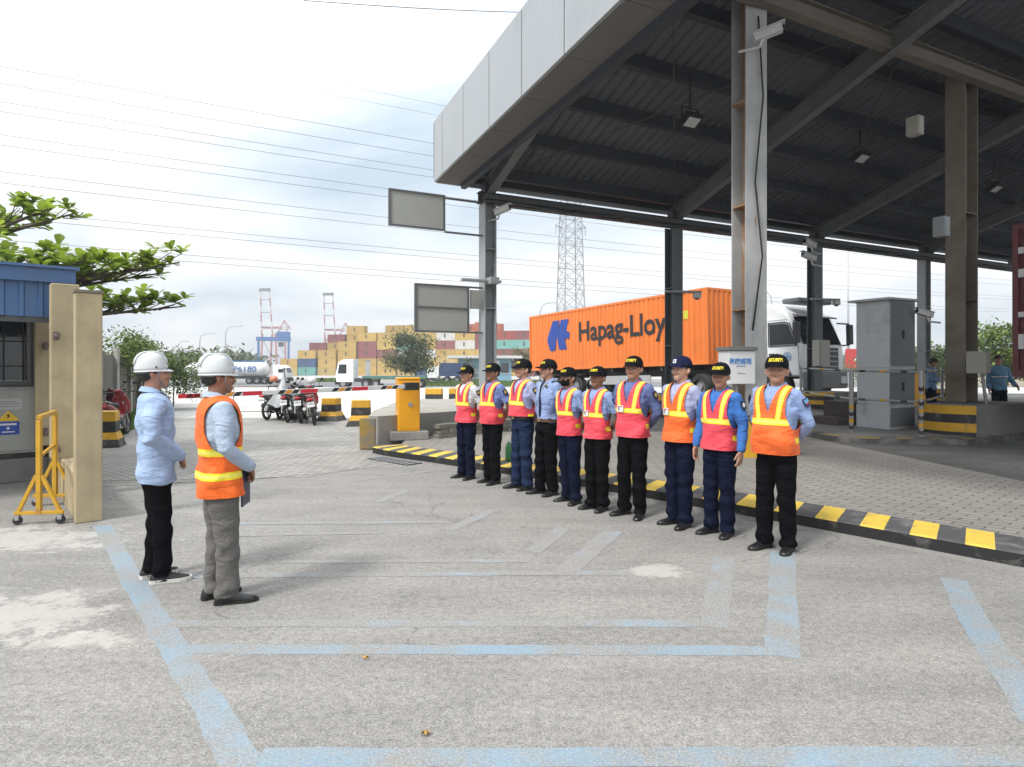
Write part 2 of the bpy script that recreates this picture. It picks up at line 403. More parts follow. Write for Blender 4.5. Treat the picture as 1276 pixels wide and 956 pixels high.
def person(loc, rz, top, label, group, **c):
    S = top/1.737; pose = c.get('pose', 'behind'); rn = random.Random(c.get('seed', 1)); seed = c.get('seed', 1)
    P = empty('person', loc, rz, label, 'person', group, scale=S)
    P.rotation_euler = Euler((R(rn.uniform(-1.2,1.0)), R(rn.uniform(-1.3,1.3)), rz))
    c.setdefault('stance', rn.uniform(.082,.104)); c.setdefault('stag', rn.uniform(-.03,.03)); c.setdefault('toe', rn.uniform(9,20))
    skin = skin_mat(c.get('skin', 'tan_skin'), {'tan_skin': (.42,.245,.17), 'brown_skin': (.29,.155,.10), 'fair_skin': (.52,.33,.24)}[c.get('skin', 'tan_skin')])
    HT = Matrix.Translation((0,.012,1.47)) @ Euler((R(c.get('pitch',0)), 0, R(c.get('yaw',0)))).to_matrix().to_4x4() @ Matrix.Scale(1.05, 4) @ Matrix.Translation((0,-.012,-1.47))
    fat = c.get('face', 1.0)
    # one continuous body: head, neck, trunk, arms with hands, legs
    b = MB()
    b.rings([[trs(z, 2*math.pi*j/20, -.022 if z < 1.2 else -.05, c) for j in range(20)] for z in (.87,.93,1.0,1.12,1.22,1.3,1.38)])
    b.path([(0,.03,1.33),(0,.022,1.44),(0,.010,1.53)], [(.075,.065),(.056*fat,.056),(.054*fat,.058)], 14, side=(1,0,0), round_ends=True)
    for s in (-1, 1):
        st_ = c.get('stance', .088)*s; fy_ = c.get('stag', 0)*s
        b.path([(s*.085,.006,.86),(s*.090+(st_-s*.09)*.5,-.008+fy_*.5,.47),(st_,.01+fy_,.09)], [.06,.036,.028], 10, round_ends=True)
        shd, e, w, d, n = arms_of(pose, s)
        b.path([(s*.11,.008,1.37), shd, shd.lerp(e,.5), e, e.lerp(w,.4), w], [.03,.036,.040,.038,.038,.025], 12, round_ends=True)
        add_hand(b, w, d, n, s*(-1 if pose in ('front','front_low','behind') else -1), c.get('curl', .38))
    b.T = HT
    b.ell((0,.012,1.607), (.0765*fat,.098,.094), 20, 12)
    b.ell((0,-.022,1.562), (.066*fat,.066,.075), 18, 12)
    b.path([(0,-.03,1.555),(0,-.056,1.51)], [(.060*fat,.05),(.036*fat,.034)], 14, side=(1,0,0), round_ends=True)
    b.ell((0,-.075,1.512), (.021,.018,.017), 10, 8)                        # chin
    b.ell((0,-.084,1.541), (.024,.012,.011), 10, 8)                        # lips
    b.path([(0,-.083,1.600),(0,-.096,1.574),(0,-.104,1.558)], [.009,.0115,.013], 8, round_ends=True)
    for s in (-1, 1):
        b.ell((s*.011,-.093,1.556), (.0095,.01,.008), 8, 6)
        b.ell((s*.034*fat,-.066,1.563), (.024,.022,.022), 10, 8)           # cheek
        b.ell((s*.032,-.079,1.611), (.026,.011,.009), 10, 6)               # brow
        b.path([(s*.071*fat,.010,1.592),(s*.0795*fat,.018,1.588),(s*.081*fat,.019,1.572),(s*.074*fat,.012,1.552)], [(.007,.014),(.006,.018),(.006,.016),(.007,.009)], 8, side=(1,0,0), round_ends=True)
    b.T = None
    remesh(b, 'body', .0056, 3, skin, P, fac=.4)
    # face
    dk = M('dark_eye', (.015,.011,.009), .3); wh = M('eye_white', (.24,.205,.185), .5); lip = M('lip_skin', (.30,.14,.11), .5)
    hairm = M('black_hair', (.012,.011,.011), .5, var=.4, vs=90, bump=.5, bs=240)
    for s in (-1, 1):
        q = MB(); q.T = HT; q.ell((s*.031,-.0795,1.592), (.0125,.0075,.0048), 12, 8); eo = q.obj('eye', wh, P, smooth='all')
        q = MB(); q.T = HT; q.ell((s*.031,-.0855,1.592), (.0050,.0036,.0046), 10, 6); q.obj('iris', dk, eo, smooth='all')
        q = MB(); q.T = HT; q.path([(s*.013,-.089,1.609),(s*.033,-.090,1.615),(s*.052,-.076,1.608)], [.0028,.0042,.0022], 6, round_ends=True); q.obj('eyebrow', hairm, P, smooth='all')
    q = MB(); q.T = HT; q.path([(-.024,-.085,1.540),(-.008,-.0965,1.5425),(.008,-.0965,1.5425),(.024,-.085,1.540)], [.003,.0052,.0052,.003], 8, round_ends=True); q.obj('mouth', lip, P, smooth='all')
    # hair: back and sides of the head
    h = MB(); h.T = HT
    h.ell((0,.023,1.612), (.0795*fat,.0935,.088), 20, 12); h.ell((0,.042,1.572), (.067*fat,.068,.046), 16, 10)
    h.path([(-.077*fat,-.012,1.60),(-.079*fat,-.008,1.635)], [.009,.012], 8, round_ends=True); h.path([(.077*fat,-.012,1.60),(.079*fat,-.008,1.635)], [.009,.012], 8, round_ends=True)
    if c.get('hat') is None: h.ell((0,-.01,1.655), (.074,.085,.06), 18, 10)
    remesh(h, 'hair', .007, 2, hairm, P, foldfn(seed+5, .0022, 160, 160))
    # shirt
    girth = c.get('girth', 1); sleeve = c.get('sleeve', 'long'); hem = c.get('shirt_hem', .93)
    sm = cloth_mat('shirt_'+c['shirt'][0], c['shirt'][1])
    b = MB(); loose = c.get('loose', 0)
    zs = list(np.linspace(hem, 1.26, 8))
    b.rings([[trs(z, 2*math.pi*j/28, loose+(.006 if i < 2 and hem < .84 else 0), c) for j in range(28)] for i, z in enumerate(zs)])
    sl = []
    for x in np.linspace(-.165, .165, 15): sl.append([arch(x, t, loose*.8, c) for t in np.linspace(0, 1, 17)]+[arch(x, 1, loose*.8, c)+Vector((0,0,-.06)), arch(x, 0, loose*.8, c)+Vector((0,0,-.06))])
    b.rings(sl)
    for s in (-1, 1):
        shd, e, w, d, n = arms_of(pose, s)
        b.ell(shd+Vector((-s*.016,0,-.012)), (.068,.070,.066), 16, 10)
        if sleeve == 'long':
            b.path([(s*.10,.008,1.36), shd+Vector((-s*.012,0,-.008)), shd.lerp(e,.45), e, e.lerp(w,.45), e.lerp(w,.9), e.lerp(w,.93), e.lerp(w,1.0)], [.06,.069+loose*.5,.063+loose*.6,.054+loose*.7,.051+loose*.7,.042+loose*.6,.037+loose*.4,.038+loose*.4], 14, round_ends=False)
        else:
            b.path([(s*.10,.008,1.36), shd+Vector((-s*.012,0,-.008)), shd.lerp(e,.4), shd.lerp(e,.78), shd.lerp(e,.80)], [.06,.069,.067,.068,.066], 14)
    remesh(b, 'shirt', .0085, 3, sm, P, foldfn(seed, (.0045 if c.get('vest') else .0065)+loose*.06, 36, 30))
    # collar
    q = MB(); rows = []
    cw = [(.066,.0,1.448),(.069,.004,1.488),(.079,.012,1.478),(.092,.020,1.452)]
    for k, (r_, o, z) in enumerate(cw):
        row = []
        for j in range(29):
            th = R(24)+(2*math.pi-R(48))*j/28; fr = max(0, math.cos(th))
            dz = -.034*fr-.022*fr**4 if k < 2 else -.05*fr-(.052 if k == 3 else .02)*fr**5
            row.append(Vector((r_*math.sin(th)*1.02, .016-(r_+.006*fr)*math.cos(th), z+dz+.012*max(0,-math.cos(th)))))
        rows.append(row)
    q.grid(rows); q.obj('collar', sm, P, smooth='all', solid=.003)
    # trousers
    tm = cloth_mat('trousers_'+c['trousers'][0], c['trousers'][1], .8)
    b = MB(); slim = c.get('slim', 1)
    b.rings([[trs(z, 2*math.pi*j/24, -.002 if z > .8 else .0, c)+Vector((0, .004, 0)) for j in range(24)] for z in (.80,.85,.92,.985)])
    b.path([(0,.006,.90),(0,.008,.79),(0,.010,.745)], [(.10,.105),(.085,.092),(.05,.065)], 18, side=(1,0,0), round_ends=True)
    ft = {}
    for s in (-1, 1):
        st = c.get('stance', .088)*s; fy = c.get('stag', 0)*s
        hip, kn, an = Vector((s*.082,.006,.86)), Vector((s*.088+(st-s*.09)*.5, -.012+fy*.5, .47)), Vector((st, .008+fy, .05))
        ft[s] = an
        b.path([hip+Vector((0,0,.05)), hip, hip.lerp(kn,.45), kn, kn.lerp(an,.35), kn.lerp(an,.8), kn.lerp(an,.93), an], [(.078,.100),(.088,.112),(.086*slim,.100*slim),(.075*slim,.080*slim),(.073*slim,.078*slim),(.068*slim,.075*slim),(.071*slim,.082*slim),(.069*slim,.085*slim)], 16, side=(1,0,0))
    remesh(b, 'trousers', .0085, 3, tm, P, foldfn(seed+2, .0105, 52, 24, [(.10,.07,1.0),(.46,.13,.75),(.80,.12,.6),(.3,.12,.35)]))
    # belt
    bm_ = M('belt_'+c.get('belt','black'), {'black': (.015,.014,.014), 'brown': (.09,.04,.022)}[c.get('belt','black')], .45)
    q = MB(); q.grid([[trs(z, 2*math.pi*j/40, .009, c)+Vector((0,.002,0)) for j in range(41)] for z in (.935,.972)])
    bo = q.obj('belt', bm_, P, smooth='all', solid=.004) if hem > .84 else None
    fy = trs(.953, 0, .018, c).y
    q = MB(); q.bx(-.024, .024, fy-.004, fy+.004, .934, .974); bo and c.get('vest_hem', .8 if c.get('vest') else 1) > .93 and q.obj('belt_buckle', M('brass_buckle', (.55,.42,.18), .3, .9), bo, bevel=.003)
    # shoes
    shm = c.get('shoe', 'black_shoe_leather'); shoe_m = M(shm, (.012,.012,.013), .3 if 'leather' in shm else .65, bump=.15, bs=30); sole_c = c.get('sole', (.014,.013,.012))
    sole_m = M('shoe_sole_'+('white' if sole_c[0] > .3 else 'black'), sole_c, .7)
    for s in (-1, 1):
        F = Matrix.Translation((ft[s].x, ft[s].y+.01, 0)) @ Matrix.Rotation(R(c.get('toe', 14))*s, 4, 'Z')
        q = MB(); q.T = F; rs = []
        for y, w_, h_ in ((.078,.020,.045),(.066,.032,.075),(.03,.037,.098),(-.03,.037,.092),(-.075,.041,.070),(-.12,.045,.054),(-.165,.040,.044),(-.192,.028,.034),(-.205,.010,.022)):
            rs.append([(w_*math.copysign(abs(math.cos(a))**.8, math.cos(a)), y, .016+max(0,math.sin(a))**.85*(h_-.016) if math.sin(a) > 0 else .016-.006*(-math.sin(a))) for a in [2*math.pi*j/18 for j in range(18)]])
        q.rings(rs); so = q.obj('shoe', shoe_m, P, smooth='all')
        q = MB(); q.T = F; o = []
        for y, w_ in ((.082,.012),(.070,.034),(.02,.037),(-.03,.036),(-.08,.043),(-.13,.048),(-.175,.040),(-.203,.022),(-.212,.006)): o.append((w_, y))
        q.prism([(-x, y) for x, y in reversed(o)]+o, 0, .022 if sole_c[0] < .3 else .03); q.obj('sole', sole_m, so, bevel=.004)
        if sole_c[0] > .3:
            q = MB(); q.T = F
            for k in range(4): q.path([(-.022,-.05-.022*k,.088-.008*k),(0,-.052-.022*k,.094-.008*k),(.022,-.05-.022*k,.088-.008*k)], .003, 6)
            q.obj('shoelace', M('grey_lace', (.2,.2,.21), .8), so, smooth='all')
    # vest
    if c.get('vest'):
        vm = c['vest']; off = .017+loose*.4; vh = c.get('vest_hem', .865); fw = foldfn(seed+9, .012, 30, 26)
        q = MB(); zarm = 1.075; a0 = trs(ZS, math.pi/2, off, c).x
        tho = math.asin(min(1, (.140/a0)**(2.5/2)))
        for back in (0, 1):
            rows = []
            for i in range(30):
                z = vh+(ZS-vh)*i/29; k = min(1, max(0, (z-zarm)/(ZS-zarm)))
                thm = math.pi/2-(math.pi/2-tho)*(k**.5) if k > 0 else math.pi/2
                fl = .008*max(0, 1-(z-vh)/.25)
                rows.append([trs(z, (math.pi if back else 0)+thm*(2*j/24-1), off, c, fl) for j in range(25)])
            if not back: rows = rows
            q.grid(rows)
        for s in (-1, 1):
            rows = []
            for i in range(33):
                t = i/32; z0 = arch(.08, t, off, c).z
                xo = .140+.020*math.sin(math.pi*t)**2
                if t < .5: xi = lerp(z0, [1.22, 1.455], [.0, .078])
                else: xi = lerp(t, [.5,.56,.63,.70,1], [.078,.072,.05,0,0])
                rows.append([arch(s*(xi+(xo-xi)*j/9), t, off, c) for j in range(10)])
            q.grid(rows if s > 0 else [r[::-1] for r in rows])
        co = np.array([tuple(p) for p in q.v]); nrm = co-np.array([0,0,0]); nrm[:,2] = 0; nrm /= np.maximum(1e-6, np.linalg.norm(nrm, axis=1))[:,None]
        co = co+nrm*np.maximum(fw(co), -.004)[:,None]*np.clip((1.3-co[:,2])/.2, .15, 1)[:,None]; q.v = [tuple(p) for p in co]
        q.obj('vest', vm, P, smooth='all', solid=.005, fix=False)
    # head wear
    hat = c.get('hat')
    if hat in ('cap', 'navy_cap'):
        cm = BLACK_CAP() if hat == 'cap' else cloth_mat('navy_cap_cloth', (.016,.02,.055), .8)
        cr = lambda ph: (.0895*fat**.5*max(.02,math.cos(ph))**.75, .109*max(.02,math.cos(ph))**.75, 1.632+.09*math.sin(ph)**1.0)
        q = MB(); q.T = HT; rs = []
        for i in range(11):
            ax, ay, z = cr(math.pi/2*i/10); rs.append([(ax*math.sin(a), .012-ay*math.cos(a), z+.0*a-.012*(1-math.cos(a))*.5*(1-i/10)) for a in [2*math.pi*j/32 for j in range(32)]])
        rs = [[(p[0], p[1], p[2]-.014) for p in rs[0]]]+rs
        q.rings(rs); co = q.obj('cap', cm, P, smooth='all')
        q = MB(); q.T = HT; g = []
        for i in range(7):
            r_ = i/6; row = []
            for j in range(17):
                a = R(-62+124*j/16); ex = .078*r_*max(0, math.cos(a*1.35))**.6
                row.append((.090*fat**.5*math.sin(a), .012-.107*math.cos(a)-ex, 1.629-.010*r_**1.3-.020*(abs(a)/R(62))**2))
            g.append(row)
        q.grid(g); q.obj('cap_bill', cm, co, smooth='all', solid=.004)
        q = MB(); q.T = HT; q.ell((0,.012,1.721), (.008,.008,.005), 10, 6); q.obj('cap_button', cm, co, smooth='all')
        def on_cap(x, z):
            ph = math.asin(min(1, max(0, (z-1.632)/.09))); ax, ay, _ = cr(ph); a = x/.098
            return ((ax+.0022)*math.sin(a), .012-(ay+.0022)*math.cos(a), z-.006*(1-math.cos(a)))
        q = MB(); q.T = HT
        if hat == 'cap':
            if 's' not in _sec: _sec['s'] = text_geo('SECURITY', .033, .0014, 0, 3)
            vs_, fs_ = _sec['s']; q.add([on_cap(x*.92, 1.672+y*1.12) for x, y, z in vs_], fs_)
            q.obj('cap_lettering', M('yellow_embroidery', (.78,.62,.03), .7), co)
        else:
            q.grid([[on_cap(x, z) for x in np.linspace(-.021, .021, 7)] for z in np.linspace(1.648, 1.684, 5)]); q.obj('cap_patch', M('white_patch', (.72,.72,.72), .7), co, solid=.002)
            q = MB(); q.T = HT; q.grid([[tuple(Vector(on_cap(x, z))+Vector((0,-.0025,0))) for x in np.linspace(-.012, .010, 5)] for z in np.linspace(1.658, 1.675, 3)]); q.obj('cap_emblem', M('navy_print', (.03,.05,.2), .7), co)
    if hat == 'helmet':
        hm = M('white_helmet_shell', (.60,.62,.63), .25, var=.06, coat=.3)
        q = MB(); q.T = HT; rs = []
        for i in range(13):
            ph = math.pi/2*i/12; k = max(.02, math.cos(ph))**.68; z = 1.612+.134*math.sin(ph)
            rs.append([(.093*k*math.sin(a), .016-.110*k*math.cos(a), z+.006*k*math.exp(-(math.sin(a)/.22)**2)*math.sin(ph)) for a in [2*math.pi*j/40 for j in range(40)]])
        q.rings(rs); ho = q.obj('helmet', hm, P, smooth='all')
        q = MB(); q.T = HT; g = []
        for i in range(6):
            r_ = i/5
            g.append([((.092+.005*r_)*math.sin(a), .016-(.109+(.004+.036*max(0,math.cos(a))**3)*r_)*math.cos(a), 1.616-.012*r_-.008*r_*max(0,math.cos(a))) for a in [2*math.pi*j/40 for j in range(41)]])
        q.grid(g); q.obj('helmet_brim', hm, ho, smooth='all', solid=.004)
        q = MB(); q.T = HT
        for x in (-.03, 0, .03):
            pts = []
            for i in range(13):
                a = R(18+144*i/12); k = abs(math.sin(a)); pts.append((x, .016-.110*math.copysign(abs(math.cos(a))**.68, math.cos(a))*1.0, 1.612+.135*max(0.02,math.sin(a))**.85*(1-2.2*x*x*20*.1)))
            q.path(pts, .0055, 8)
        q.obj('helmet_ridge', hm, ho, smooth='all')
        q = MB(); q.T = HT
        q.path([(-.084,-.03,1.61),(-.081,-.02,1.56),(-.055,-.045,1.505),(0,-.078,1.488),(.055,-.045,1.505),(.081,-.02,1.56),(.084,-.03,1.61)], [(.0042,.0015)]*7, 8)
        q.obj('chin_strap', M('grey_strap', (.22,.23,.24), .8), ho, smooth='all')
        q = MB(); q.T = HT; g = []
        for z in (1.592, 1.612): g.append([((.080)*math.sin(a), .018-.098*math.cos(a), z) for a in [R(105)+R(150)*j/16 for j in range(17)]])
        q.grid(g); q.obj('helmet_headband', M('grey_band', (.16,.16,.17), .6), ho, smooth='all', solid=.004)
    # small things worn
    if c.get('mask'):
        q = MB(); q.T = HT; g = []
        for z, k in ((1.578,.9),(1.565,1.08),(1.548,1.18),(1.53,1.14),(1.508,.98),(1.495,.8)):
            g.append([(.074*math.sin(a)*(.75+.25*k), -.008-(.086*k+.014*math.exp(-(a/.3)**2))*math.cos(a), z-.006*math.cos(a)) for a in [R(-72+144*j/16) for j in range(17)]])
        q.grid(g); mo = q.obj('face_mask', cloth_mat('black_mask', (.012,.012,.013), .9), P, smooth='all', solid=.003)
        q = MB(); q.T = HT
        for s in (-1, 1): q.path([(s*.070,-.03,1.57),(s*.080,.01,1.585),(s*.084,.03,1.58)], .0018, 6); q.path([(s*.068,-.028,1.51),(s*.078,.012,1.545),(s*.084,.03,1.575)], .0018, 6)
        q.obj('ear_loop', cloth_mat('black_mask', (.012,.012,.013), .9), mo)
    shd, e, w, d, n = arms_of(pose, 1)
    if c.get('patch'):
        for s in ((1, -1) if c.get('patch') != 'left' else (1,)):
            shd, e, w, d, n = arms_of(pose, s)
            ax = (e-shd).normalized(); p = shd+ax*.085; out = Vector((s, -.28, .1)); out = (out-ax*out.dot(ax)).normalized(); tn = ax.cross(out)
            q = MB(); g = []; r_ = .0705
            for i in range(9):
                hh = i/8; wd_ = .034*(1 if hh < .55 else math.sqrt(max(.0, 1-((hh-.55)/.47)**2)))
                g.append([p+ax*(hh-.5)*.085*1.0+ (out*math.cos(a)+tn*math.sin(a))*(r_+.001-.004*hh) for a in [wd_/r_*(2*j/8-1) for j in range(9)]])
            q.grid(g); po = q.obj('arm_patch', M('navy_badge', (.02,.022,.06), .7), P, smooth='all', solid=.0025, fix=True)
            pc = {'gold': (.6,.42,.08), 'white': (.7,.7,.72), 'red': (.6,.07,.04)}[c.get('patch_c', 'gold')]
            q = MB(); g = []
            for i in range(7):
                hh = .18+.55*i/6; wd_ = .017*math.sin(math.pi*(i+.6)/7.2)
                g.append([p+ax*(hh-.5)*.085+(out*math.cos(a)+tn*math.sin(a))*(r_+.0052-.004*hh) for a in [wd_/r_*(2*j/6-1) for j in range(7)]])
            q.grid(g); q.obj('patch_emblem', M('emblem_'+c.get('patch_c','gold'), pc, .6), po, smooth='all')
            if c.get('patch_c') == 'red':
                q = MB(); g = []
                for i in range(5):
                    hh = .1+.4*i/4; g.append([p+ax*(hh-.5)*.085+(out*math.cos(a)+tn*math.sin(a))*(r_+.0066-.004*hh) for a in [.024/r_*(2*j/6-1) for j in range(7)]])
                q.grid(g); q.obj('patch_emblem', M('emblem_sky', (.12,.35,.62), .6), po, smooth='all')
    if c.get('epaulette'):
        for s in (-1, 1):
            off = .022 if c.get('vest') else .010
            q = MB(); q.grid([[arch(s*x, t, off, c)+Vector((0,0,-.6*max(0,x-.15))) for t in (.40,.45,.5,.55,.60)] for x in np.linspace(.150 if c.get('vest') else .10, .198, 6)]); po = q.obj('epaulette', M('black_epaulette', (.012,.012,.016), .7), P, smooth='all', solid=.006, fix=True)
            q = MB(); q.grid([[arch(s*x, t, off+.008, c)+Vector((0,0,-.6*max(0,x-.15))) for t in (.41,.5,.59)] for x in (.176,.188)]); q.obj('gold_bar', M('gold_braid', (.62,.45,.08), .5), po, solid=.002, fix=True)
    if c.get('card'):
        q = MB(); p = trs(1.165, R(-16 if c['card'] == 1 else 12), .030, c)
        q.box(p, (.095,.004,.07), R(-16 if c['card'] == 1 else 8)); co_ = q.obj('id_card', M('white_card', (.72,.72,.74), .35), P, bevel=.004)
        q = MB(); q.box(p+Vector((-.018,-.0035,.002)), (.02,.002,.028), R(-16)); q.obj('card_photo', M('card_print', (.25,.2,.3), .5), co_)
        q = MB(); q.box(p+Vector((0,-.0035,.023)), (.07,.002,.008), R(-16)); q.obj('card_header', M('card_red', (.6,.08,.06), .5), co_)
    if c.get('lanyard'):
        q = MB(); lc = c['lanyard']
        for s in (-1, 1):
            pts = [arch(s*lerp(t, [.12,.5], [.03,.075]), t, .010 if not c.get('vest') else .026, c) for t in (.12,.2,.3,.4,.5)]
            q.path([trs(1.13, R(-4), .014 if not c.get('vest') else .03, c)]+pts, [(.007,.0022)]*6, 6, side=(1,0,0))
        q.obj('lanyard', cloth_mat('lanyard_'+lc[0], lc[1]), P, smooth='all')
    if c.get('pockets'):
        for s in (-1, 1):
            q = MB(); q.grid([[trs(z, s*R(38)+R(13)*(2*j/6-1), .008, c) for j in range(7)] for z in (1.10,1.13,1.165,1.195)])
            po = q.obj('chest_pocket', sm, P, smooth='all', solid=.004, fix=True)
            q = MB(); q.grid([[trs(z, s*R(38)+R(14)*(2*j/6-1), .013, c) for j in range(7)] for z in (1.165,1.185,1.205)])
            q.obj('pocket_flap', sm, po, smooth='all', solid=.003, fix=True)
    if c.get('badge'):
        q = MB(); g = arch(.085, .2, .008, c); q.T = Matrix.Translation(g); q.disc((0,-.002,0), .026, .008, 'Y', 16); bo = q.obj('chest_badge', M('gold_badge', (.42,.32,.1), .45, .6), P, bevel=.002)
        q = MB(); q.T = Matrix.Translation(g); q.disc((0,-.008,0), .014, .004, 'Y', 12); q.obj('badge_centre', M('navy_badge', (.02,.022,.06), .7), bo)
    if c.get('tie'):
        q = MB(); g = [[trs(z, 0, .008, c)+Vector((x*k,0,0)) for x in (-.02,0,.02)] for z, k in ((1.0,.9),(1.05,1.1),(1.12,1),(1.2,.85))]
        g += [[arch(x, t, .008, c) for x in (-.016*k,0,.016*k)] for t, k in ((.06,.9),(.15,.8),(.25,.7),(.33,1.1))]
        q.grid(g); q.obj('necktie', cloth_mat('navy_tie', (.02,.028,.07)), P, smooth='all', solid=.004, fix=True)
    if not c.get('tie') and c.get('near', 1):
        for t in (.1,.2):
            q = MB(); q.disc(arch(0, t, .003, c)+Vector((0,-.002,0)), .0055, .004, 'Y', 8); q.obj('shirt_button', M('button_'+c['shirt'][0], sh(c['shirt'][1], 1.15)[:3], .4), P)
    if c.get('stripe'):
        q = MB(); q.grid([[trs(z, R(-100+200*j/24), loose+.012, c) for j in range(25)] for z in (1.165,1.192)]); q.obj('chest_stripe', M('white_patch', (.72,.72,.72), .7), P, smooth='all', solid=.003, fix=True)
    if c.get('back_text'):
        vs_, fs_ = text_geo(c['back_text'], .055, .001, 0, 2); q = MB()
        q.add([trs(1.15+y, math.pi-x/.17, .004+loose, c) for x, y, z in vs_], fs_); q.obj('back_lettering', M('navy_print', (.03,.05,.2), .7), P, solid=.001)
    return P
# ---------------------------------------------------------------- ground and paving
def ground_mat(name, col, col2, stain, agg=1, light=None):
    m = bpy.data.materials.new(name); m.use_nodes = True; t = NT(m); v = t.pos()
    big = t.noise(v, .35, 6, .6, .4); med = t.noise(v, 2.2, 7, .65, .3); fine = t.noise(v, 85, 3, .7); fin2 = t.noise(v, 22, 5, .75)
    a = t.mix(t.ramp(big, .36, .66), c4(col), c4(col2))
    a = t.mix(t.math('MULTIPLY', t.ramp(med, .52, .74), .55), a, c4(stain))
    st = t.noise(t.n('Mapping', {0: v, 'Scale': (.5, 2.4, 1), 'Rotation': (0,0,.6)}).outputs[0], 1.1, 6, .6)
    a = t.mix(1, a, t.ramp(st, .3, .7, (.78,.78,.79,1), (1.04,1.04,1.03,1)), 'MULTIPLY')
    if agg:
        a = t.mix(1, a, t.ramp(fine, .32, .68, (.46,.46,.47,1), (1.12,1.12,1.11,1)), 'MULTIPLY')
        a = t.mix(1, a, t.ramp(fin2, .32, .62, (.63,.63,.635,1), (1,1,1,1)), 'MULTIPLY')
        vo = t.n('TexVoronoi', {'Vector': v, 'Scale': 60.0}); pick = t.math('GREATER_THAN', t.n('SeparateColor', {0: vo.outputs['Color']}).outputs[0], .86)
        spot = t.math('MULTIPLY', pick, t.math('LESS_THAN', vo.outputs['Distance'], .28))
        a = t.mix(t.math('MULTIPLY', spot, .3), a, (.55,.54,.51,1))
    if light:
        for (cx, cy, rx, ry) in light:       # cement spilt on the asphalt
            d = t.n('VectorMath', {0: t.n('VectorMath', {0: v, 1: (-cx,-cy,0)}, operation='ADD').outputs[0], 1: (1/rx, 1/ry, 0)}, operation='MULTIPLY').outputs[0]
            ln = t.n('VectorMath', {0: d}, operation='LENGTH').outputs['Value']
            k = t.math('SUBTRACT', t.math('ADD', 1.0, t.math('MULTIPLY', t.math('SUBTRACT', t.noise(v, 3.4, 10, .78), .5), 5.0)), ln)
            a = t.mix(t.math('MULTIPLY', t.ramp(k, .0, .45), .55), a, (.50,.482,.445,1))
    if agg:
        wv = t.n('VectorMath', {0: v, 1: t.n('VectorMath', {0: t.n('TexNoise', {'Vector': v, 'Scale': 1.7, 'Detail': 5.0}).outputs['Color'], 1: (.9,.9,0)}, operation='MULTIPLY').outputs[0]}, operation='ADD').outputs[0]
        ed = t.n('TexVoronoi', {'Vector': wv, 'Scale': .42}, feature='DISTANCE_TO_EDGE').outputs['Distance']
        ck = t.math('MULTIPLY', t.math('LESS_THAN', ed, .0035), t.math('GREATER_THAN', t.noise(v, .5, 3), .50))
        a = t.mix(t.math('MULTIPLY', ck, .55), a, sh(stain, .45))
        oil = t.noise(v, 1.35, 5, .6, 1.2); a = t.mix(t.math('MULTIPLY', t.ramp(oil, .66, .74), .38), a, sh(stain, .5))
        pale = t.noise(t.n('Mapping', {0: v, 'Location': (7,3,0)}).outputs[0], .8, 8, .72, .6); a = t.mix(t.math('MULTIPLY', t.ramp(pale, .56, .72), .16), a, sh(col2, 1.15))
    t.put(t.p.inputs['Base Color'], a); t.p.inputs['Roughness'].default_value = .88; t.p.inputs['Specular IOR Level'].default_value = .3
    h = t.math('ADD', t.math('MULTIPLY', fine, .5), fin2)
    t.bump(h, .55 if agg else .25, .012)
    return m
ASPH = ground_mat('worn_asphalt', (.375,.362,.338), (.43,.415,.388), (.28,.272,.257), 1, [(-3.3,4.15,.75,.42),(-2.6,3.75,.4,.16),(1.15,5.05,.25,.16),(-4.9,6.0,1.3,.5)])
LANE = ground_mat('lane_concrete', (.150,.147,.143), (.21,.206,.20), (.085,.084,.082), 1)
CONC = ground_mat('pale_concrete', (.50,.49,.465), (.57,.56,.53), (.44,.43,.41), 0)
ROADM = ground_mat('far_asphalt', (.17,.175,.185), (.2,.205,.215), (.14,.14,.145), 0)
YARD = ground_mat('yard_concrete', (.42,.41,.39), (.48,.47,.45), (.33,.32,.3), 0)
def sheet(name, ys, xl, xr, zf, m, nx=2, kind='structure'):
    b = MB(); b.grid([[(xl(y)+(xr(y)-xl(y))*i/nx, y, zf(xl(y)+(xr(y)-xl(y))*i/nx, y)) for i in range(nx+1)] for y in ys])
    o = b.obj(name, m); return tag(o, kind=kind)
YS = [-40,-10,0,4,8,12,16,20,22,26,30,36,42,50,60,68,75,90,110,140,200,300,600,1500,4000]
sheet('ground', YS, lambda y: -60-abs(y)*1.5, lambda y: 60+abs(y)*1.5, lambda x, y: gz(x, y), ASPH)
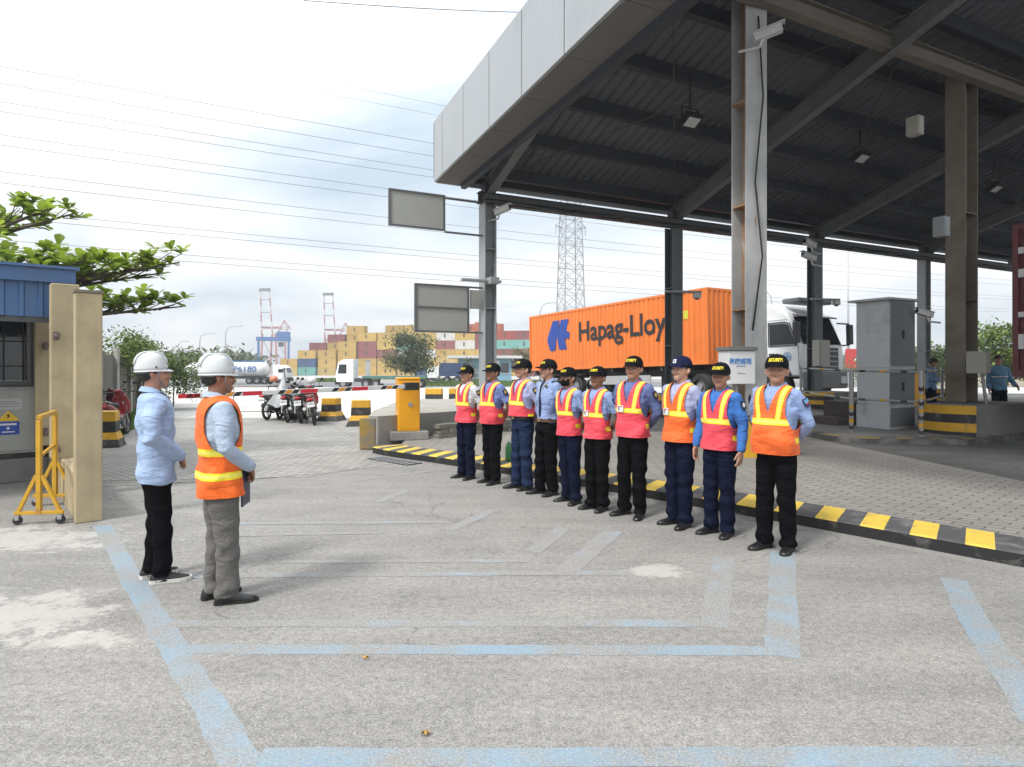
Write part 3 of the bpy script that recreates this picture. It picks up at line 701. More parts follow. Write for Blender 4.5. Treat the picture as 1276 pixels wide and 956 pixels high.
# block paving on the left, concrete apron, road, verges
def paver_mat(name, c1, c2, mortar, rot, bw=.22, bh=.11, dirt=(.2,.19,.17)):
    m = bpy.data.materials.new(name); m.use_nodes = True; t = NT(m); v = t.pos()
    mp = t.n('Mapping', {0: v, 'Rotation': (0, 0, rot)}).outputs[0]
    wob = t.n('VectorMath', {0: mp, 1: t.n('VectorMath', {0: t.n('TexNoise', {'Vector': mp, 'Scale': 3.0}).outputs['Color'], 1: (.03,.03,0)}, operation='MULTIPLY').outputs[0]}, operation='ADD').outputs[0]
    br = t.n('TexBrick', {'Vector': wob, 'Color1': c4(c1), 'Color2': c4(c2), 'Mortar': c4(mortar), 'Scale': 1.0, 'Mortar Size': .008, 'Mortar Smooth': .3, 'Bias': 0.0, 'Brick Width': bw, 'Row Height': bh})
    g = t.noise(v, 1.1, 7, .65, .5); f = t.noise(v, 70, 3, .7); g2 = t.noise(v, .3, 4)
    a = t.mix(t.math('MULTIPLY', t.ramp(g, .42, .72), .7), br.outputs['Color'], c4(dirt))
    a = t.mix(1, a, t.ramp(f, .3, .7, (.72,.72,.72,1), (1,1,1,1)), 'MULTIPLY')
    a = t.mix(1, a, t.ramp(g2, .35, .65, (.8,.8,.8,1), (1,1,1,1)), 'MULTIPLY')
    t.put(t.p.inputs['Base Color'], a); t.p.inputs['Roughness'].default_value = .9
    h = t.math('SUBTRACT', t.math('MULTIPLY', f, .4), br.outputs['Fac'])
    t.bump(h, .9, .014); return m
PAV1 = paver_mat('grey_block_paving', (.34,.328,.303), (.43,.412,.38), (.15,.145,.135), R(40), .22, .115, (.43,.415,.385))
PAV2 = paver_mat('island_block_paving', (.30,.28,.25), (.37,.345,.31), (.13,.122,.11), R(49), .24, .12, (.27,.255,.235))
b = MB(); pl = [(-13.5,9.2),(-7.5,8.9),(-3.0,9.35),(-2.0,10.6),(-1.6,11.1),(-2.0,13),(-2.2,18),(-2.2,20.5),(-16,20.5)]
b.prism(pl, .0, .005); tag(b.obj('block_paving', PAV1), kind='structure')
sheet('concrete_apron', [20.3,22,26,32,40,50,60,72,76], lambda y: -1.2*y, lambda y: 1.3*y+6, lambda x, y: gz(x, y)+.008, CONC)
sheet('road', [75,82,90,98,105], lambda y: -1.6*y, lambda y: 2.0*y, lambda x, y: gz(x, y)+.016, ROADM, 3)
sheet('port_yard', [128,200,300,420], lambda y: -60, lambda y: 200, lambda x, y: gz(x, y)+.03, YARD)
grassm = mat('verge_soil', (.10,.15,.035), .95, var=.45, vs=1.2, dirt=(.2,.19,.1), dirt_s=.5)
sheet('verge', [104,112,127], lambda y: -.31*y, lambda y: -.03*y, lambda x, y: gz(x, y)+.03, grassm)
sheet('verge', [80,90,104], lambda y: -.19*y+1.5, lambda y: .12*y, lambda x, y: gz(x, y)+.035, grassm)
def blades(name, n, xr, yr, h, zf, m, label, cat='grass', ground=.03):
    b = MB()
    for i in range(n):
        y = random.uniform(*yr); x0, x1 = xr(y); x = random.uniform(x0, x1); z = zf(x, y)+ground; k = h*random.uniform(.5,1.2); w = h*.5
        a = random.uniform(0, 6.28); dx, dy = math.cos(a)*w, math.sin(a)*w; lx, ly = random.uniform(-.4,.4)*h, random.uniform(-.4,.4)*h
        b.add([(x-dx,y-dy,z),(x+dx,y+dy,z),(x+lx,y+ly,z+k)], [(0,1,2)])
    return tag(b.obj(name, m), label, cat, kind='stuff')
gb = mat('grass_blade', (.13,.21,.035), .8, var=.3, vs=.6, rnd=.45)
blades('grass', 9000, lambda y: (-.31*y, -.03*y), (104,127), .38, gz, gb, 'strip of short grass beyond the road by the container yard')
blades('grass', 12000, lambda y: (-.19*y+1.5, .12*y), (80,104), .3, gz, gb, 'grass verge behind the guards below the blue building')
# painted lines on the asphalt
PAINT = None
def paint_mat(name, col, wear):
    m = bpy.data.materials.new(name); m.use_nodes = True; t = NT(m); v = t.pos()
    f = t.noise(v, 85, 3, .7); g = t.noise(v, 1.6, 6, .7, .3); g3 = t.noise(v, 26, 4, .7)
    base = t.mix(t.ramp(t.noise(v, .9, 4), .35, .65), c4(col), sh(col, 1.16))
    under = t.mix(1, (.375,.362,.338,1), t.ramp(f, .32, .68, (.58,.58,.59,1), (1,1,1,1)), 'MULTIPLY')
    k = t.math('ADD', t.math('MULTIPLY', g, 1.0), t.math('MULTIPLY', t.math('ADD', f, g3), .38))
    a = t.mix(t.ramp(k, wear, wear+.22), base, under)
    a = t.mix(1, a, t.ramp(f, .3, .66, (.68,.69,.70,1), (1,1,1,1)), 'MULTIPLY')
    t.put(t.p.inputs['Base Color'], a); t.p.inputs['Roughness'].default_value = .8
    t.bump(t.math('ADD', f, g3), .5, .01); return m
PM = [paint_mat('blue_line_paint', (.235,.315,.375), .77), paint_mat('blue_line_paint_worn', (.27,.34,.39), .67), paint_mat('blue_line_paint_faint', (.29,.345,.385), .60)]
def gp(x, y, z=0): Y = 800*(1.6-z)/(y-458); return Vector((px(x, Y), Y, z))
LZ = [.0009]
def line(pts, w, m):
    LZ[0] += .00013
    b = MB(); P = [gp(*p) for p in pts]; fine = []
    for i in range(len(P)-1):
        n = max(2, int((P[i+1]-P[i]).length/.12))
        fine += [P[i].lerp(P[i+1], k/n) for k in range(n)]
    fine.append(P[-1]); rows = []
    for i, p in enumerate(fine):
        d = (fine[min(i+1,len(fine)-1)]-fine[max(i-1,0)]).normalized(); n = Vector((-d.y, d.x, 0))
        rows.append([p+n*(w/2+random.uniform(-.008,.008))+Vector((0,0,LZ[0])), p-n*(w/2+random.uniform(-.008,.008))+Vector((0,0,LZ[0]))])
    b.grid(rows); tag(b.obj('painted_line', PM[m]), kind='structure')
line([(128,655),(168,728),(220,815),(262,880),(318,985)], .15, 0)
line([(322,944),(1330,943)], .135, 0)
line([(232,809),(985,811)], .125, 0); line([(975,818),(975,687)], .19, 0)
line([(210,777),(895,777)], .11, 1); line([(888,782),(903,695)], .17, 1)
line([(1188,722),(1215,775),(1255,835),(1300,905)], .17, 0)
line([(228,718),(500,716),(780,714)], .10, 1); line([(350,700),(660,699)], .09, 2)
line([(663,688),(703,658)], .16, 1); line([(703,714),(765,662)], .19, 1)
line([(557,661),(618,635)], .15, 1); line([(470,626),(508,611)], .13, 2); line([(250,653),(560,651)], .10, 1)
line([(440,600),(560,584)], .10, 2); line([(255,668),(480,664)], .09, 2)
JM = mat('dark_joint_dirt', (.10,.098,.092), .95, var=.4, vs=9, world=True)
def joint(pts, w):
    b = MB(); P = [gp(*p) for p in pts]; fine = []
    for i in range(len(P)-1):
        n = max(2, int((P[i+1]-P[i]).length/.1)); fine += [P[i].lerp(P[i+1], k/n)+Vector((random.uniform(-.012,.012), random.uniform(-.02,.02), 0)) for k in range(n)]
    rows = []
    for p in fine:
        h = w*random.uniform(.2,1); rows.append([p+Vector((0,h/2,.0072)), p-Vector((0,h/2,-.0072))])
    b.grid(rows); tag(b.obj('paving_joint', JM), kind='structure')
joint([(128,607),(200,603),(310,598),(400,591),(445,584),(492,571)], .05); joint([(130,570),(300,563),(420,556),(466,549)], .03); joint([(395,520),(440,545),(470,556)], .03)
# ---------------------------------------------------------------- kerb and gate slab
KP = [(7.9,.5),(5.6,3.2),(4.0,5.02),(2.87,6.34),(1.75,7.55),(.6,8.75),(-.45,9.75),(-1.25,10.5),(-1.89,11.03),(-2.3,11.42),(-2.55,11.75),(-2.62,12.1)]
def offs(P, w):
    out = []
    for i, p in enumerate(P):
        a, c = Vector(P[max(i-1,0)]), Vector(P[min(i+1,len(P)-1)]); d = (c-a).normalized(); out.append((p[0]+d.y*w, p[1]-d.x*w))
    return out
def resample(P, step):
    P = [Vector(p) for p in P]; out = [P[0]]; acc = 0
    for i in range(len(P)-1):
        l = (P[i+1]-P[i]).length; s = step-acc
        while s <= l: out.append(P[i].lerp(P[i+1], s/l)); s += step
        acc = (l-(s-step))
    return out
kp = resample(KP, .205); ki = offs([tuple(p) for p in kp], .52)
kyel = mat('kerb_yellow_paint', (.70,.49,.07), .75, var=.2, vs=9, dirt=(.28,.22,.12), dirt_s=7, dirt_a=(.56,.70), bump=.3, bs=70, world=True)
kblk = mat('kerb_grey_black_paint', (.085,.085,.088), .8, var=.35, vs=9, dirt=(.16,.16,.155), dirt_s=5, bump=.3, bs=70, world=True)
kfr = mat('kerb_black_face', (.018,.018,.019), .75, var=.3, vs=8, dirt=(.11,.105,.1), dirt_s=4, dirt_a=(.58,.70), bump=.3, bs=60, world=True)
kcon = mat('kerb_bare_concrete', (.27,.26,.245), .9, var=.3, vs=10, bump=.4, bs=60, world=True)
b = MB()
for i in range(len(kp)-1):
    A, C, D, E = kp[i], kp[i+1], ki[i+1], ki[i]; m_ = (i//1) % 2; sk = Vector((0,0,0))
    # stripes lean along the kerb
    n = len(kp)-1; ii = min(i+1, n); jj = min(i+2, n)
    lean = .6; E2 = Vector(ki[i]).lerp(Vector(ki[ii]), lean); D2 = Vector(ki[ii]).lerp(Vector(ki[jj]), lean)
    if i == 0: E2 = Vector(ki[0])
    zt = .15; r1 = .012
    a2 = Vector(A).lerp(E2, .03); c2 = Vector(C).lerp(D2, .03)
    b.add([(a2.x,a2.y,zt),(c2.x,c2.y,zt),(D2.x,D2.y,zt+.012),(E2.x,E2.y,zt+.012)], [(3,2,1,0)], m_)
    b.add([(A[0],A[1],zt-.014),(C[0],C[1],zt-.014),(c2.x,c2.y,zt),(a2.x,a2.y,zt)], [(3,2,1,0)], m_)
    b.add([(A[0],A[1],.035),(C[0],C[1],.035),(C[0],C[1],zt-.014),(A[0],A[1],zt-.014)], [(3,2,1,0)], 2)
    o = .02; d = (Vector(C)-Vector(A)).normalized(); nx, ny = -d.y*o, d.x*o
    b.add([(A[0]+nx,A[1]+ny,-.02),(C[0]+nx,C[1]+ny,-.02),(C[0],C[1],.035),(A[0],A[1],.035)], [(3,2,1,0)], 3)
tag(b.obj('kerb', [kyel, kblk, kfr, kcon]), kind='structure')
kl = [tuple(p) for p in ki]; kl.sort(key=lambda p: p[1])
def xl(y): return lerp(y, [p[1] for p in kl]+[19, 34, 50], [p[0] for p in kl]+[-2.4, -2.6, -5])
def xb(y): return max(xl(y)+.05, lerp(y, [0, 3, 5, 8, 11, 13.6, 15], [12, 8.6, 7.2, 6.5, 6.3, 6.0, 5.6]))
ysl = sorted(set([p[1] for p in kl]+[12.6,13.2,14]))
sheet('island_paving', ysl, xl, xb, lambda x, y: sz(x, y)+.006, PAV2, 1)
ysl2 = [min(ysl), 2, 3, 4, 5, 6, 7, 8, 9, 10, 11, 12, 12.6, 13.2, 14]
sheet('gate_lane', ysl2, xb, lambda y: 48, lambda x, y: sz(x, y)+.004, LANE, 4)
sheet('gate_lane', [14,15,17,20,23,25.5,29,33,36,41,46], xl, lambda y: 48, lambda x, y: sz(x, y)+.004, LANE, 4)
# low painted island with the cabinet
def con_mat(name, col, var=.22, **k): return M(name, col, .9, var=var, vs=3.5, bump=.35, bs=45, dirt=k.get('dirt', sh(col,.6)[:3]), dirt_s=1.6, dirt_a=(.5,.72), world=True)
conc_d = con_mat('grimy_concrete', (.21,.205,.195)); conc_m = con_mat('grey_concrete', (.30,.29,.27)); conc_l = con_mat('pale_weathered_concrete', (.38,.37,.34))
yel = M('yellow_road_paint', (.66,.36,.02), .6, var=.25, vs=6, dirt=(.25,.17,.07), dirt_s=5, dirt_a=(.58,.72)); blk = M('black_road_paint', (.022,.022,.023), .6, var=.3, vs=6, dirt=(.09,.085,.08), dirt_s=5)
worn_y = M('worn_yellow_paint', (.34,.23,.06), .85, var=.3, vs=5, dirt=(.17,.16,.145), dirt_s=3, dirt_a=(.4,.6)); worn_k = M('worn_black_paint', (.075,.074,.073), .85, var=.3, vs=5, dirt=(.16,.155,.15), dirt_s=3, dirt_a=(.42,.62))
isl = [(6.15,14.6),(6.1,12.75),(6.25,12.35),(6.6,12.1),(8.5,11.95),(8.95,12.15),(11.8,13.6),(10.6,16.6),(8.2,17.9),(6.5,16)]
b = MB(); b.prism(isl, lambda z: 0, lambda p: 0) if False else None
ins = [( (x-8.4)*.9+8.4, (y-14.6)*.9+14.6) for x, y in isl]
rng = list(zip(isl, ins))
for k in range(len(isl)):
    A, Ai = Vector(isl[k]), Vector(ins[k]); C, Ci = Vector(isl[(k+1)%len(isl)]), Vector(ins[(k+1)%len(isl)]); n = max(1, round((C-A).length/.3))
    for j in range(n):
        p, q, r_, s_ = A.lerp(C, j/n), A.lerp(C, (j+1)/n), Ai.lerp(Ci, (j+1)/n), Ai.lerp(Ci, j/n); zt = sz(0, p.y)+.11; m_ = j % 2
        b.add([(*p,zt),(*q,zt),(*r_,zt+.004),(*s_,zt+.004)], [(0,1,2,3)], m_); b.add([(*p,zt-.13),(*q,zt-.13),(*q,zt),(*p,zt)], [(0,1,2,3)], 1)
b.add([(*p, sz(0,p[1])+.113) for p in ins], [tuple(range(len(ins)))], 2)
tag(b.obj('cabinet_island', [worn_y, worn_k, conc_d], fix=True), kind='structure')

# ---------------------------------------------------------------- canopy
A0 = Vector((-.58, 15.3, 0))
def cw(a, s, z=0):      # canopy coordinates -> world
    return Vector((A0.x+.89*a+.456*s, A0.y+.456*a-.89*s, z))
can = empty('canopy', (A0.x, A0.y, 0), UA, 'large steel gate canopy with pale panel fascia and dark corrugated underside', 'canopy')
steel_g = M('grey_painted_steel', (.30,.315,.325), .5, var=.18, vs=3, dirt=(.16,.15,.14), dirt_s=2.2, dirt_a=(.55,.75), bump=.05)
steel_d = M('dark_painted_steel', (.075,.08,.085), .6, var=.25, vs=3, dirt=(.10,.07,.05), dirt_s=2, dirt_a=(.6,.75))
purl = M('purlin_steel', (.03,.036,.048), .6, var=.2, vs=3)
rafm = M('rafter_steel', (.17,.18,.18), .6, var=.25, vs=2.5, dirt=(.12,.11,.10), dirt_s=1.5)
def rust_mat(name, lo, hi):
    m = bpy.data.materials.new(name); m.use_nodes = True; t = NT(m); v = t.obj()
    st = t.n('Mapping', {0: v, 'Scale': (5, 5, .8)}).outputs[0]
    k = t.noise(st, 1.3, 8, .62, .8); k2 = t.noise(v, 14, 6, .7); f = t.noise(v, 2.2, 6, .6)
    base = t.mix(t.ramp(f, .35, .65), (.36,.375,.38,1), (.46,.465,.46,1))
    rust = t.mix(t.ramp(k2, .3, .7), (.22,.10,.04,1), (.44,.27,.14,1))
    a = t.mix(t.ramp(t.math('ADD', k, t.math('MULTIPLY', k2, .22)), lo, hi), base, rust)
    t.put(t.p.inputs['Base Color'], a); t.p.inputs['Roughness'].default_value = .6; t.bump(k2, .15, .006); return m
RUST = rust_mat('pale_column_paint', .74, .80); RUSTW = rust_mat('rusted_column_web', .44, .62)
panel_m = M('pale_cladding_panel', (.36,.38,.395), .38, var=.06, vs=.6, metal=.25, dirt=(.31,.33,.34), dirt_s=.5, streak=.05)
soff_m = M('brown_soffit_panel', (.15,.14,.135), .7, var=.15, vs=1.5)
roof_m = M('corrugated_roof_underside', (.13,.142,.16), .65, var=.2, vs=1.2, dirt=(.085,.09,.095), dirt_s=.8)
ZR, SL, AMAX, SMAX = 6.15, .27, 27, 13.2
def zr(s): return ZR+SL*s
# corrugated sheet: ribs run up the slope
b = MB(); prof = []; a = -.60
while a < AMAX: prof += [(a,0),(a+.09,0),(a+.115,.05),(a+.165,.05),(a+.19,0)]; a += .25
rows = []
for s in (-.75, 3, 7, 10, SMAX): rows.append([(p[0], -s, zr(s)+.16+p[1]) for p in prof])
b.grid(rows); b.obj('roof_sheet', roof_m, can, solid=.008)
for s in (1.55, 2.9, 4.25, 5.6, 6.95, 8.3, 9.65, 11.0, 12.4, .15):
    b = MB(); z = zr(s); b.bx(-.60, AMAX, -s-.04, -s+.04, z-.10, z+.157); b.bx(-.62, AMAX, -s+.0405, -s+.12, z-.1, z-.085); b.obj('purlin', purl, can)
RA = [0, 5.72, 11.55, 17.4, 23.3]
for a in RA:
    b = MB(); b.ibeam((a, .1, zr(-.1)-.33), (a, -SMAX, zr(SMAX)-.31), .2, .38, .022); rf = b.obj('rafter', rafm, can)
    for s in (1.5, 4.2, 7, 9.6):
        b = MB(); b.beam((a, -s, zr(s)-.5), (a+.55, -s, zr(s)-.12), .05, .05); b.obj('rafter_brace', steel_d, rf)
# fascia of flat panels: left flank, far flank
zb, zt = 5.95, 7.36
k = 0; s0 = -.35; edges = [-.35, .35]+[.35+1.48*i for i in range(1, 10)]
for i in range(len(edges)-1):
    if edges[i] > SMAX: break
    b = MB(); x0 = -1.2
    b.bx(x0-.06, x0, -edges[i+1]+.014, -edges[i]-.014, zb, zt); b.obj('fascia_panel', panel_m, can, bevel=.006)
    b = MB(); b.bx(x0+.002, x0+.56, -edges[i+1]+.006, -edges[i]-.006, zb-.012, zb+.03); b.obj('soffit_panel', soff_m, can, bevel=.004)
for i in range(13):
    b = MB(); b.bx(-1.2+2.1*i+.008, -1.2+2.1*(i+1)-.008, .36, .42, zb, zt); b.obj('fascia_panel', panel_m, can, bevel=.006)
b = MB(); b.bx(-1.26, AMAX, .30, .352, zb+.1, zt-.05); b.bx(-1.19, -1.14, -SMAX, .3, zb+.05, zt-.05); b.obj('fascia_backing', steel_d, can)
b = MB(); b.bx(-.62, -.50, -SMAX, .2, 5.83, 6.12); b.obj('fascia_beam', purl, can)
# eave beam with cable tray
b = MB(); b.ibeam((-.25, 0, 5.62), (AMAX, 0, 5.62), .22, .26, .02); b.obj('eave_beam', M('rusty_dark_beam', (.07,.06,.052), .7, var=.35, vs=2, dirt=(.11,.075,.05), dirt_s=1.3), can)
b = MB(); b.bx(-.2, AMAX, -.30, -.16, 5.55, 5.58); b.bx(-.2, AMAX, -.302, -.29, 5.58, 5.66); b.path([(x, -.24+.03*math.sin(x), 5.50+.03*math.sin(x*2.1)) for x in np.linspace(-.2, 26, 60)], .035, 6); b.obj('cable_tray', steel_d, can)
for a0_ in (1.3, 2.4, 3.9, 7.1, 8.9, 10.3, 13.2, 15.0):
    b = MB(); b.box((a0_, -.22, 5.46), (.22, .14, .09)); b.bx(a0_-.02, a0_+.02, -.24, -.2, 5.5, 5.56); b.obj('eave_lamp', steel_d, can, bevel=.01)
for (a1, s1, a2, s2) in ((.1,.2,5.6,7),(5.6,.2,.1,7),(5.8,.2,11.4,7),(11.4,.2,5.8,7),(11.7,.3,17.3,7.2),(17.3,.3,11.7,7.2),(.2,7.2,5.6,13),(5.8,7,11.4,13)):
    b = MB(); b.tube((a1,-s1,zr(s1)-.14), (a2,-s2,zr(s2)-.14), .014, n=6); b.obj('tie_rod', steel_d, can)
b = MB(); b.ibeam((1.2, -6.5, 7.6), (AMAX, -6.5, 7.6), .2, .3, .02); b.obj('valley_beam', M('tan_beam', (.20,.18,.15), .7, var=.3, vs=2), can)
# the flank and its rafters run a few degrees off square to the eave
for o in can.children_recursive:
    for v_ in o.data.vertices: v_.co.x += .078*v_.co.y
# columns
def hcol(a, s, z0, z1, w, d, m, rot=0, plates=(), web=None):
    b = MB(); b.T = Matrix.Translation((a, -s, 0)) @ Matrix.Rotation(rot, 4, 'Z')
    t_ = .022
    b.bx(-w/2, w/2, d/2-t_, d/2, z0, z1); b.bx(-w/2, w/2, -d/2, -d/2+t_, z0, z1); b.bx(-t_/2, t_/2, -d/2+t_, d/2-t_, z0, z1, mi=1)
    o = b.obj('column', [m, web or m], can, bevel=.004)
    for zp in plates:
        q = MB(); q.T = b.T
        for sx in (-1, 1): q.bx(sx*w/2-(w/2-.02 if sx > 0 else .0), sx*w/2+(0 if sx > 0 else w/2-.02), -d/2+t_+.002, d/2-t_-.002, zp-.012, zp+.012)
        q.obj('stiffener_plate', web or m, o)
    q = MB(); q.T = b.T; q.bx(-w/2-.1, w/2+.1, -d/2-.1, d/2+.1, z0, z0+.025); q.obj('base_plate', steel_d, o)
    return o
hcol(0, 0, sz(0,15)+.005, 5.49, .36, .30, steel_g, R(90), (1.5, 3, 4.4))
hcol(5.72, 0, .85, 5.49, .36, .34, M('slate_column_steel', (.12,.135,.14), .55, var=.25, vs=3), R(0), (2.2, 3.8))
hcol(11.55, 0, .85, 5.49, .32, .34, MATS['slate_column_steel'], R(0), (2.2, 3.8))
hcol(17.4, 0, .85, 5.49, .30, .34, steel_g, R(90), (2.2, 3.8))
for a in RA[:4]:
    b = MB(); b.bx(a-.16, a+.16, -.16, .16, 5.75, zr(0)-.55+.02) if zr(0)-.55 > 5.76 else b.bx(a-.12, a+.12, -.12, .12, 5.752, zr(0)-.2); b.obj('column_head', steel_d, can)
def tocan(x, y): v = Vector((x, y, 0))-A0; return v.x*.89+v.y*.456, v.x*.456-v.y*.89
EA, ES = tocan(3.92, 10.62); FA, FS = tocan(9.45, 13.5)
hcol(EA, ES, .80, zr(ES)-.11, .42, .36, RUST, R(-8), (.95, 2.55, 4.25, 5.95), RUSTW)
hcol(FA, FS, .86, zr(FS)-.11, .40, .46, M('grimy_tan_column', (.22,.195,.16), .75, var=.3, vs=2.5, dirt=(.13,.09,.06), dirt_s=1.4, dirt_a=(.5,.72)), R(90), (1.4, 3.0, 4.8))

# piers protecting the columns
def pier(name, c, d, z0, z1, rz, label, stripes, cut=0, group=None):
    r = empty(name, (c[0], c[1], z0), rz, label, 'concrete pier', group)
    h = z1-z0; x, y = d[0]/2, d[1]/2; b = MB()
    out = [(-x,-y),(x,-y),(x,y),(-x,y)] if not cut else [(-x+.02*0,-y),(x,-y),(x,y),(-x,y)]
    # bowed painted face towards -x
    bow = [(-x-.16*math.sin(math.pi*k/8), y-2*y*k/8) for k in range(9)] if cut else [(-x,y),(-x,-y)]
    o = [(x,-y),(x,y)]+bow; n = len(o)
    b.prism(o, 0, h); b.obj('pier_body', conc_d, r, bevel=.015)
    if stripes == 'level':
        for k in range(4):
            q = MB(); za, zb_ = h*(.02+.245*k), h*(.02+.245*k)+h*.243
            pts = [Vector((p[0]-.004, p[1])) for p in bow]
            q.grid([[(p.x, p.y, zz) for p in pts] for zz in (za, zb_)]); q.obj('painted_band', (blk, yel)[k % 2], r)
            q = MB(); q.grid([[(-x+ (2*x)*j/2*.0, -y-.004, zz) for j in range(2)] for zz in (za, zb_)])
    else:
        n_ = 5
        q = MB(); w = 2*x
        q.add([(-x,-y-.004,0),(x,-y-.004,0),(x,-y-.004,h-.02),(-x,-y-.004,h-.02)], [(0,1,2,3)]); q.obj('painted_face', yel, r)
        for k in range(3):
            q = MB(); u0 = -x+w*(.08+.36*k)
            P_ = [(u0, h-.02), (u0+w*.18, h-.02), (u0+w*.18+h*.55, 0), (u0+h*.55, 0)]
            P_ = [(min(x, p), z_) if True else 0 for p, z_ in P_]
            q.add([(p, -y-.008, z_) for p, z_ in P_], [(3,2,1,0)]); q.obj('painted_chevron', blk, r)
    return r
pier('concrete_pier', (4.06,10.75), (.86,.9), .155, .80, R(8), 'yellow and black chevron pier at the foot of the rusty white column', 'chev')
pier('concrete_pier', (9.72,13.34), (2.4,1.1), .16, .86, UA, 'grimy concrete pier with curved level yellow and black bands', 'level', 1)
for a, lb in ((5.72,'striped concrete pier under the dark column before the orange container'),(11.55,'striped concrete pier under the dark column in front of the white cab'),(17.4,'striped concrete pier under the grey column behind the two blue-shirted men')):
    p = cw(a, 0); pier('concrete_pier', (p.x, p.y), (1.3,2.3), sz(0,p.y), .85, UA, lb, 'level', 1)
# raised concrete island behind the barrier
isl2 = [(-2.79,12.5),(-2.6,12.42),(-1.2,13.9),(1.3,16.2),(1.1,19.2),(-2.75,19.2),(-3.15,17.3),(-3.02,14)]
b = MB(); b.prism(isl2, 0, .655, top=1); ro = tag(b.obj('raised_island', [conc_m, M('gritty_cement_top', (.40,.385,.35), .95, var=.35, vs=4, bump=.6, bs=30, dirt=(.30,.26,.2), dirt_s=2.5, world=True)], bevel=.02), 'raised concrete island with gritty top behind the yellow barrier box', 'concrete island')
b = MB(); b.box((-2.80,12.44,.32),(.30,.10,.60), R(10)); b.obj('worn_yellow_end', worn_y, ro, bevel=.02)
# low stack of pavers in front of it
r = tag(MB().bx(-1.55,.6,-.13,.13,0,.0).obj('x', conc_d), kind='structure') if False else None
b = MB(); rn = random.Random(4)
for lv in range(3):
    for i in range(9):
        b.box((-.95+i*.235+rn.uniform(-.01,.01)+(lv%2)*.05, rn.uniform(-.02,.02), .05+lv*.1), (.22,.2,.094), rn.uniform(-.05,.05))
tag(b.obj('paver_stack', M('stacked_paver', (.26,.235,.205), .9, var=.3, vs=8, bump=.4, bs=50, rnd=.25), loc=(-.75,13.62,.16), rz=R(42), bevel=.008), 'low wall of stacked grey pavers beside the yellow barrier box', 'paver stack')
# ---------------------------------------------------------------- booth on the left
PA = math.atan2(.77, -.64)               # direction of the booth wall, going back
BO = Vector((-4.47, 6.55, 0))
cream = M('weathered_cream_plaster', (.50,.41,.255), .85, streak=.13, var=.34, vs=2.2, dirt=(.30,.235,.14), dirt_s=1.8, dirt_a=(.5,.75), bump=.25, bs=40)
booth = empty('guard_booth', tuple(BO), PA, 'cream plastered booth with blue corrugated roof edge at left', 'booth')
# local x = back along the wall, local y = away to the left (-y is right); wall line at y = 0
b = MB(); b.bx(0, .17, -.25, -.01, 0, 2.37); fp = b.obj('pillar', cream, booth, bevel=.012)
b = MB(); b.bx(-.008, .178, -.258, -.002, 2.372, 2.40); b.obj('pillar_cap', M('dirty_cap', (.2,.17,.12), .9), fp)
b = MB(); b.bx(1.60, 1.82, -.21, .08, .5, 2.62); b.obj('pillar', cream, booth, bevel=.012)
b = MB(); b.bx(3.25, 3.50, -.06, .14, .5, 2.62); b.obj('pillar', cream, booth, bevel=.012)
b = MB(); b.bx(.172, 4.6, -.22, -.02, 0, .50); b.obj('low_wall', cream, booth, bevel=.015)
brack = M('rusty_bracket', (.16,.12,.10), .7)
for x, z in ((1.56,1.98),(1.56,.62),(3.26,1.9),(3.26,.7)):
    b = MB(); b.bx(x-.06, x+.0, .0, .06, z-.05, z+.05); b.tube((x-.06,.03,z),(x-.2,.02,z),.028,n=8); b.obj('wall_bracket', brack, booth)
blue_s = M('blue_roof_sheet', (.062,.135,.29), .45, var=.15, vs=2, dirt=(.06,.11,.20), dirt_s=2)
# corrugated fascia facing the front, along +y (left) from the wall line
b = MB(); rows = []; xs = []; y = -.17
while y < 6.2: xs += [(y,0),(y+.10,0),(y+.115,.022),(y+.155,.022),(y+.17,0)]; y += .19
b.grid([[(1.98-p[1], p[0], z) for p in xs] for z in (2.23, 2.66)]); b.obj('fascia_sheet', blue_s, booth, solid=.004)
b = MB(); b.bx(1.90, 2.02, -.20, 6.2, 2.66, 2.83); b.bx(1.86, 2.06, -.24, 6.2, 2.832, 2.865); b.obj('roof_flashing', blue_s, booth)
b = MB(); b.bx(2.065, 5.8, -.20, 6.2, 2.70, 2.76); b.obj('roof', blue_s, booth)
b = MB(); b.bx(1.99, 2.05, -.07, 6.0, 2.16, 2.228); b.obj('roof_beam', steel_d, booth)
b = MB(); b.bx(2.02, 5.6, -.15, 6.0, 2.66, 2.69); b.obj('ceiling_board', M('grey_ceiling', (.22,.22,.22), .8), booth)
bw = M('booth_back_wall', (.30,.29,.27), .85, var=.25, vs=2)
b = MB(); b.bx(4.5, 4.62, .102, 6, 0, 1.35); b.bx(4.5, 4.62, .102, .12, 1.352, 2.66); b.bx(4.5, 4.62, 1.75, 6, 1.352, 2.66); b.obj('back_wall', bw, booth)
wf = empty('window', (0,0,0)); wf.parent = booth
b = MB(); b.bx(4.48, 4.56, .125, 1.745, 1.354, 1.40); b.bx(4.48, 4.56, .125, 1.745, 2.58, 2.655); b.bx(4.48, 4.56, .125, .17, 1.402, 2.578); b.bx(4.48, 4.56, 1.70, 1.745, 1.402, 2.578); b.bx(4.49, 4.55, .92, .96, 1.402, 2.578); b.obj('window_frame', M('grey_frame', (.35,.36,.37), .5), wf)
b = MB(); b.bx(4.515, 4.525, .172, 1.698, 1.402, 2.578); b.obj('window_glass', M('dark_window_glass', (.03,.035,.04), .06, spec=.8), wf)
b = MB()
for k in range(7): b.tube((4.44, .22+.235*k, 1.40), (4.44, .22+.235*k, 2.58), .009, n=6)
for z in (1.62, 2.0, 2.35): b.tube((4.44, .17, z), (4.44, 1.7, z), .009, n=6)
b.obj('window_bars', steel_d, wf)
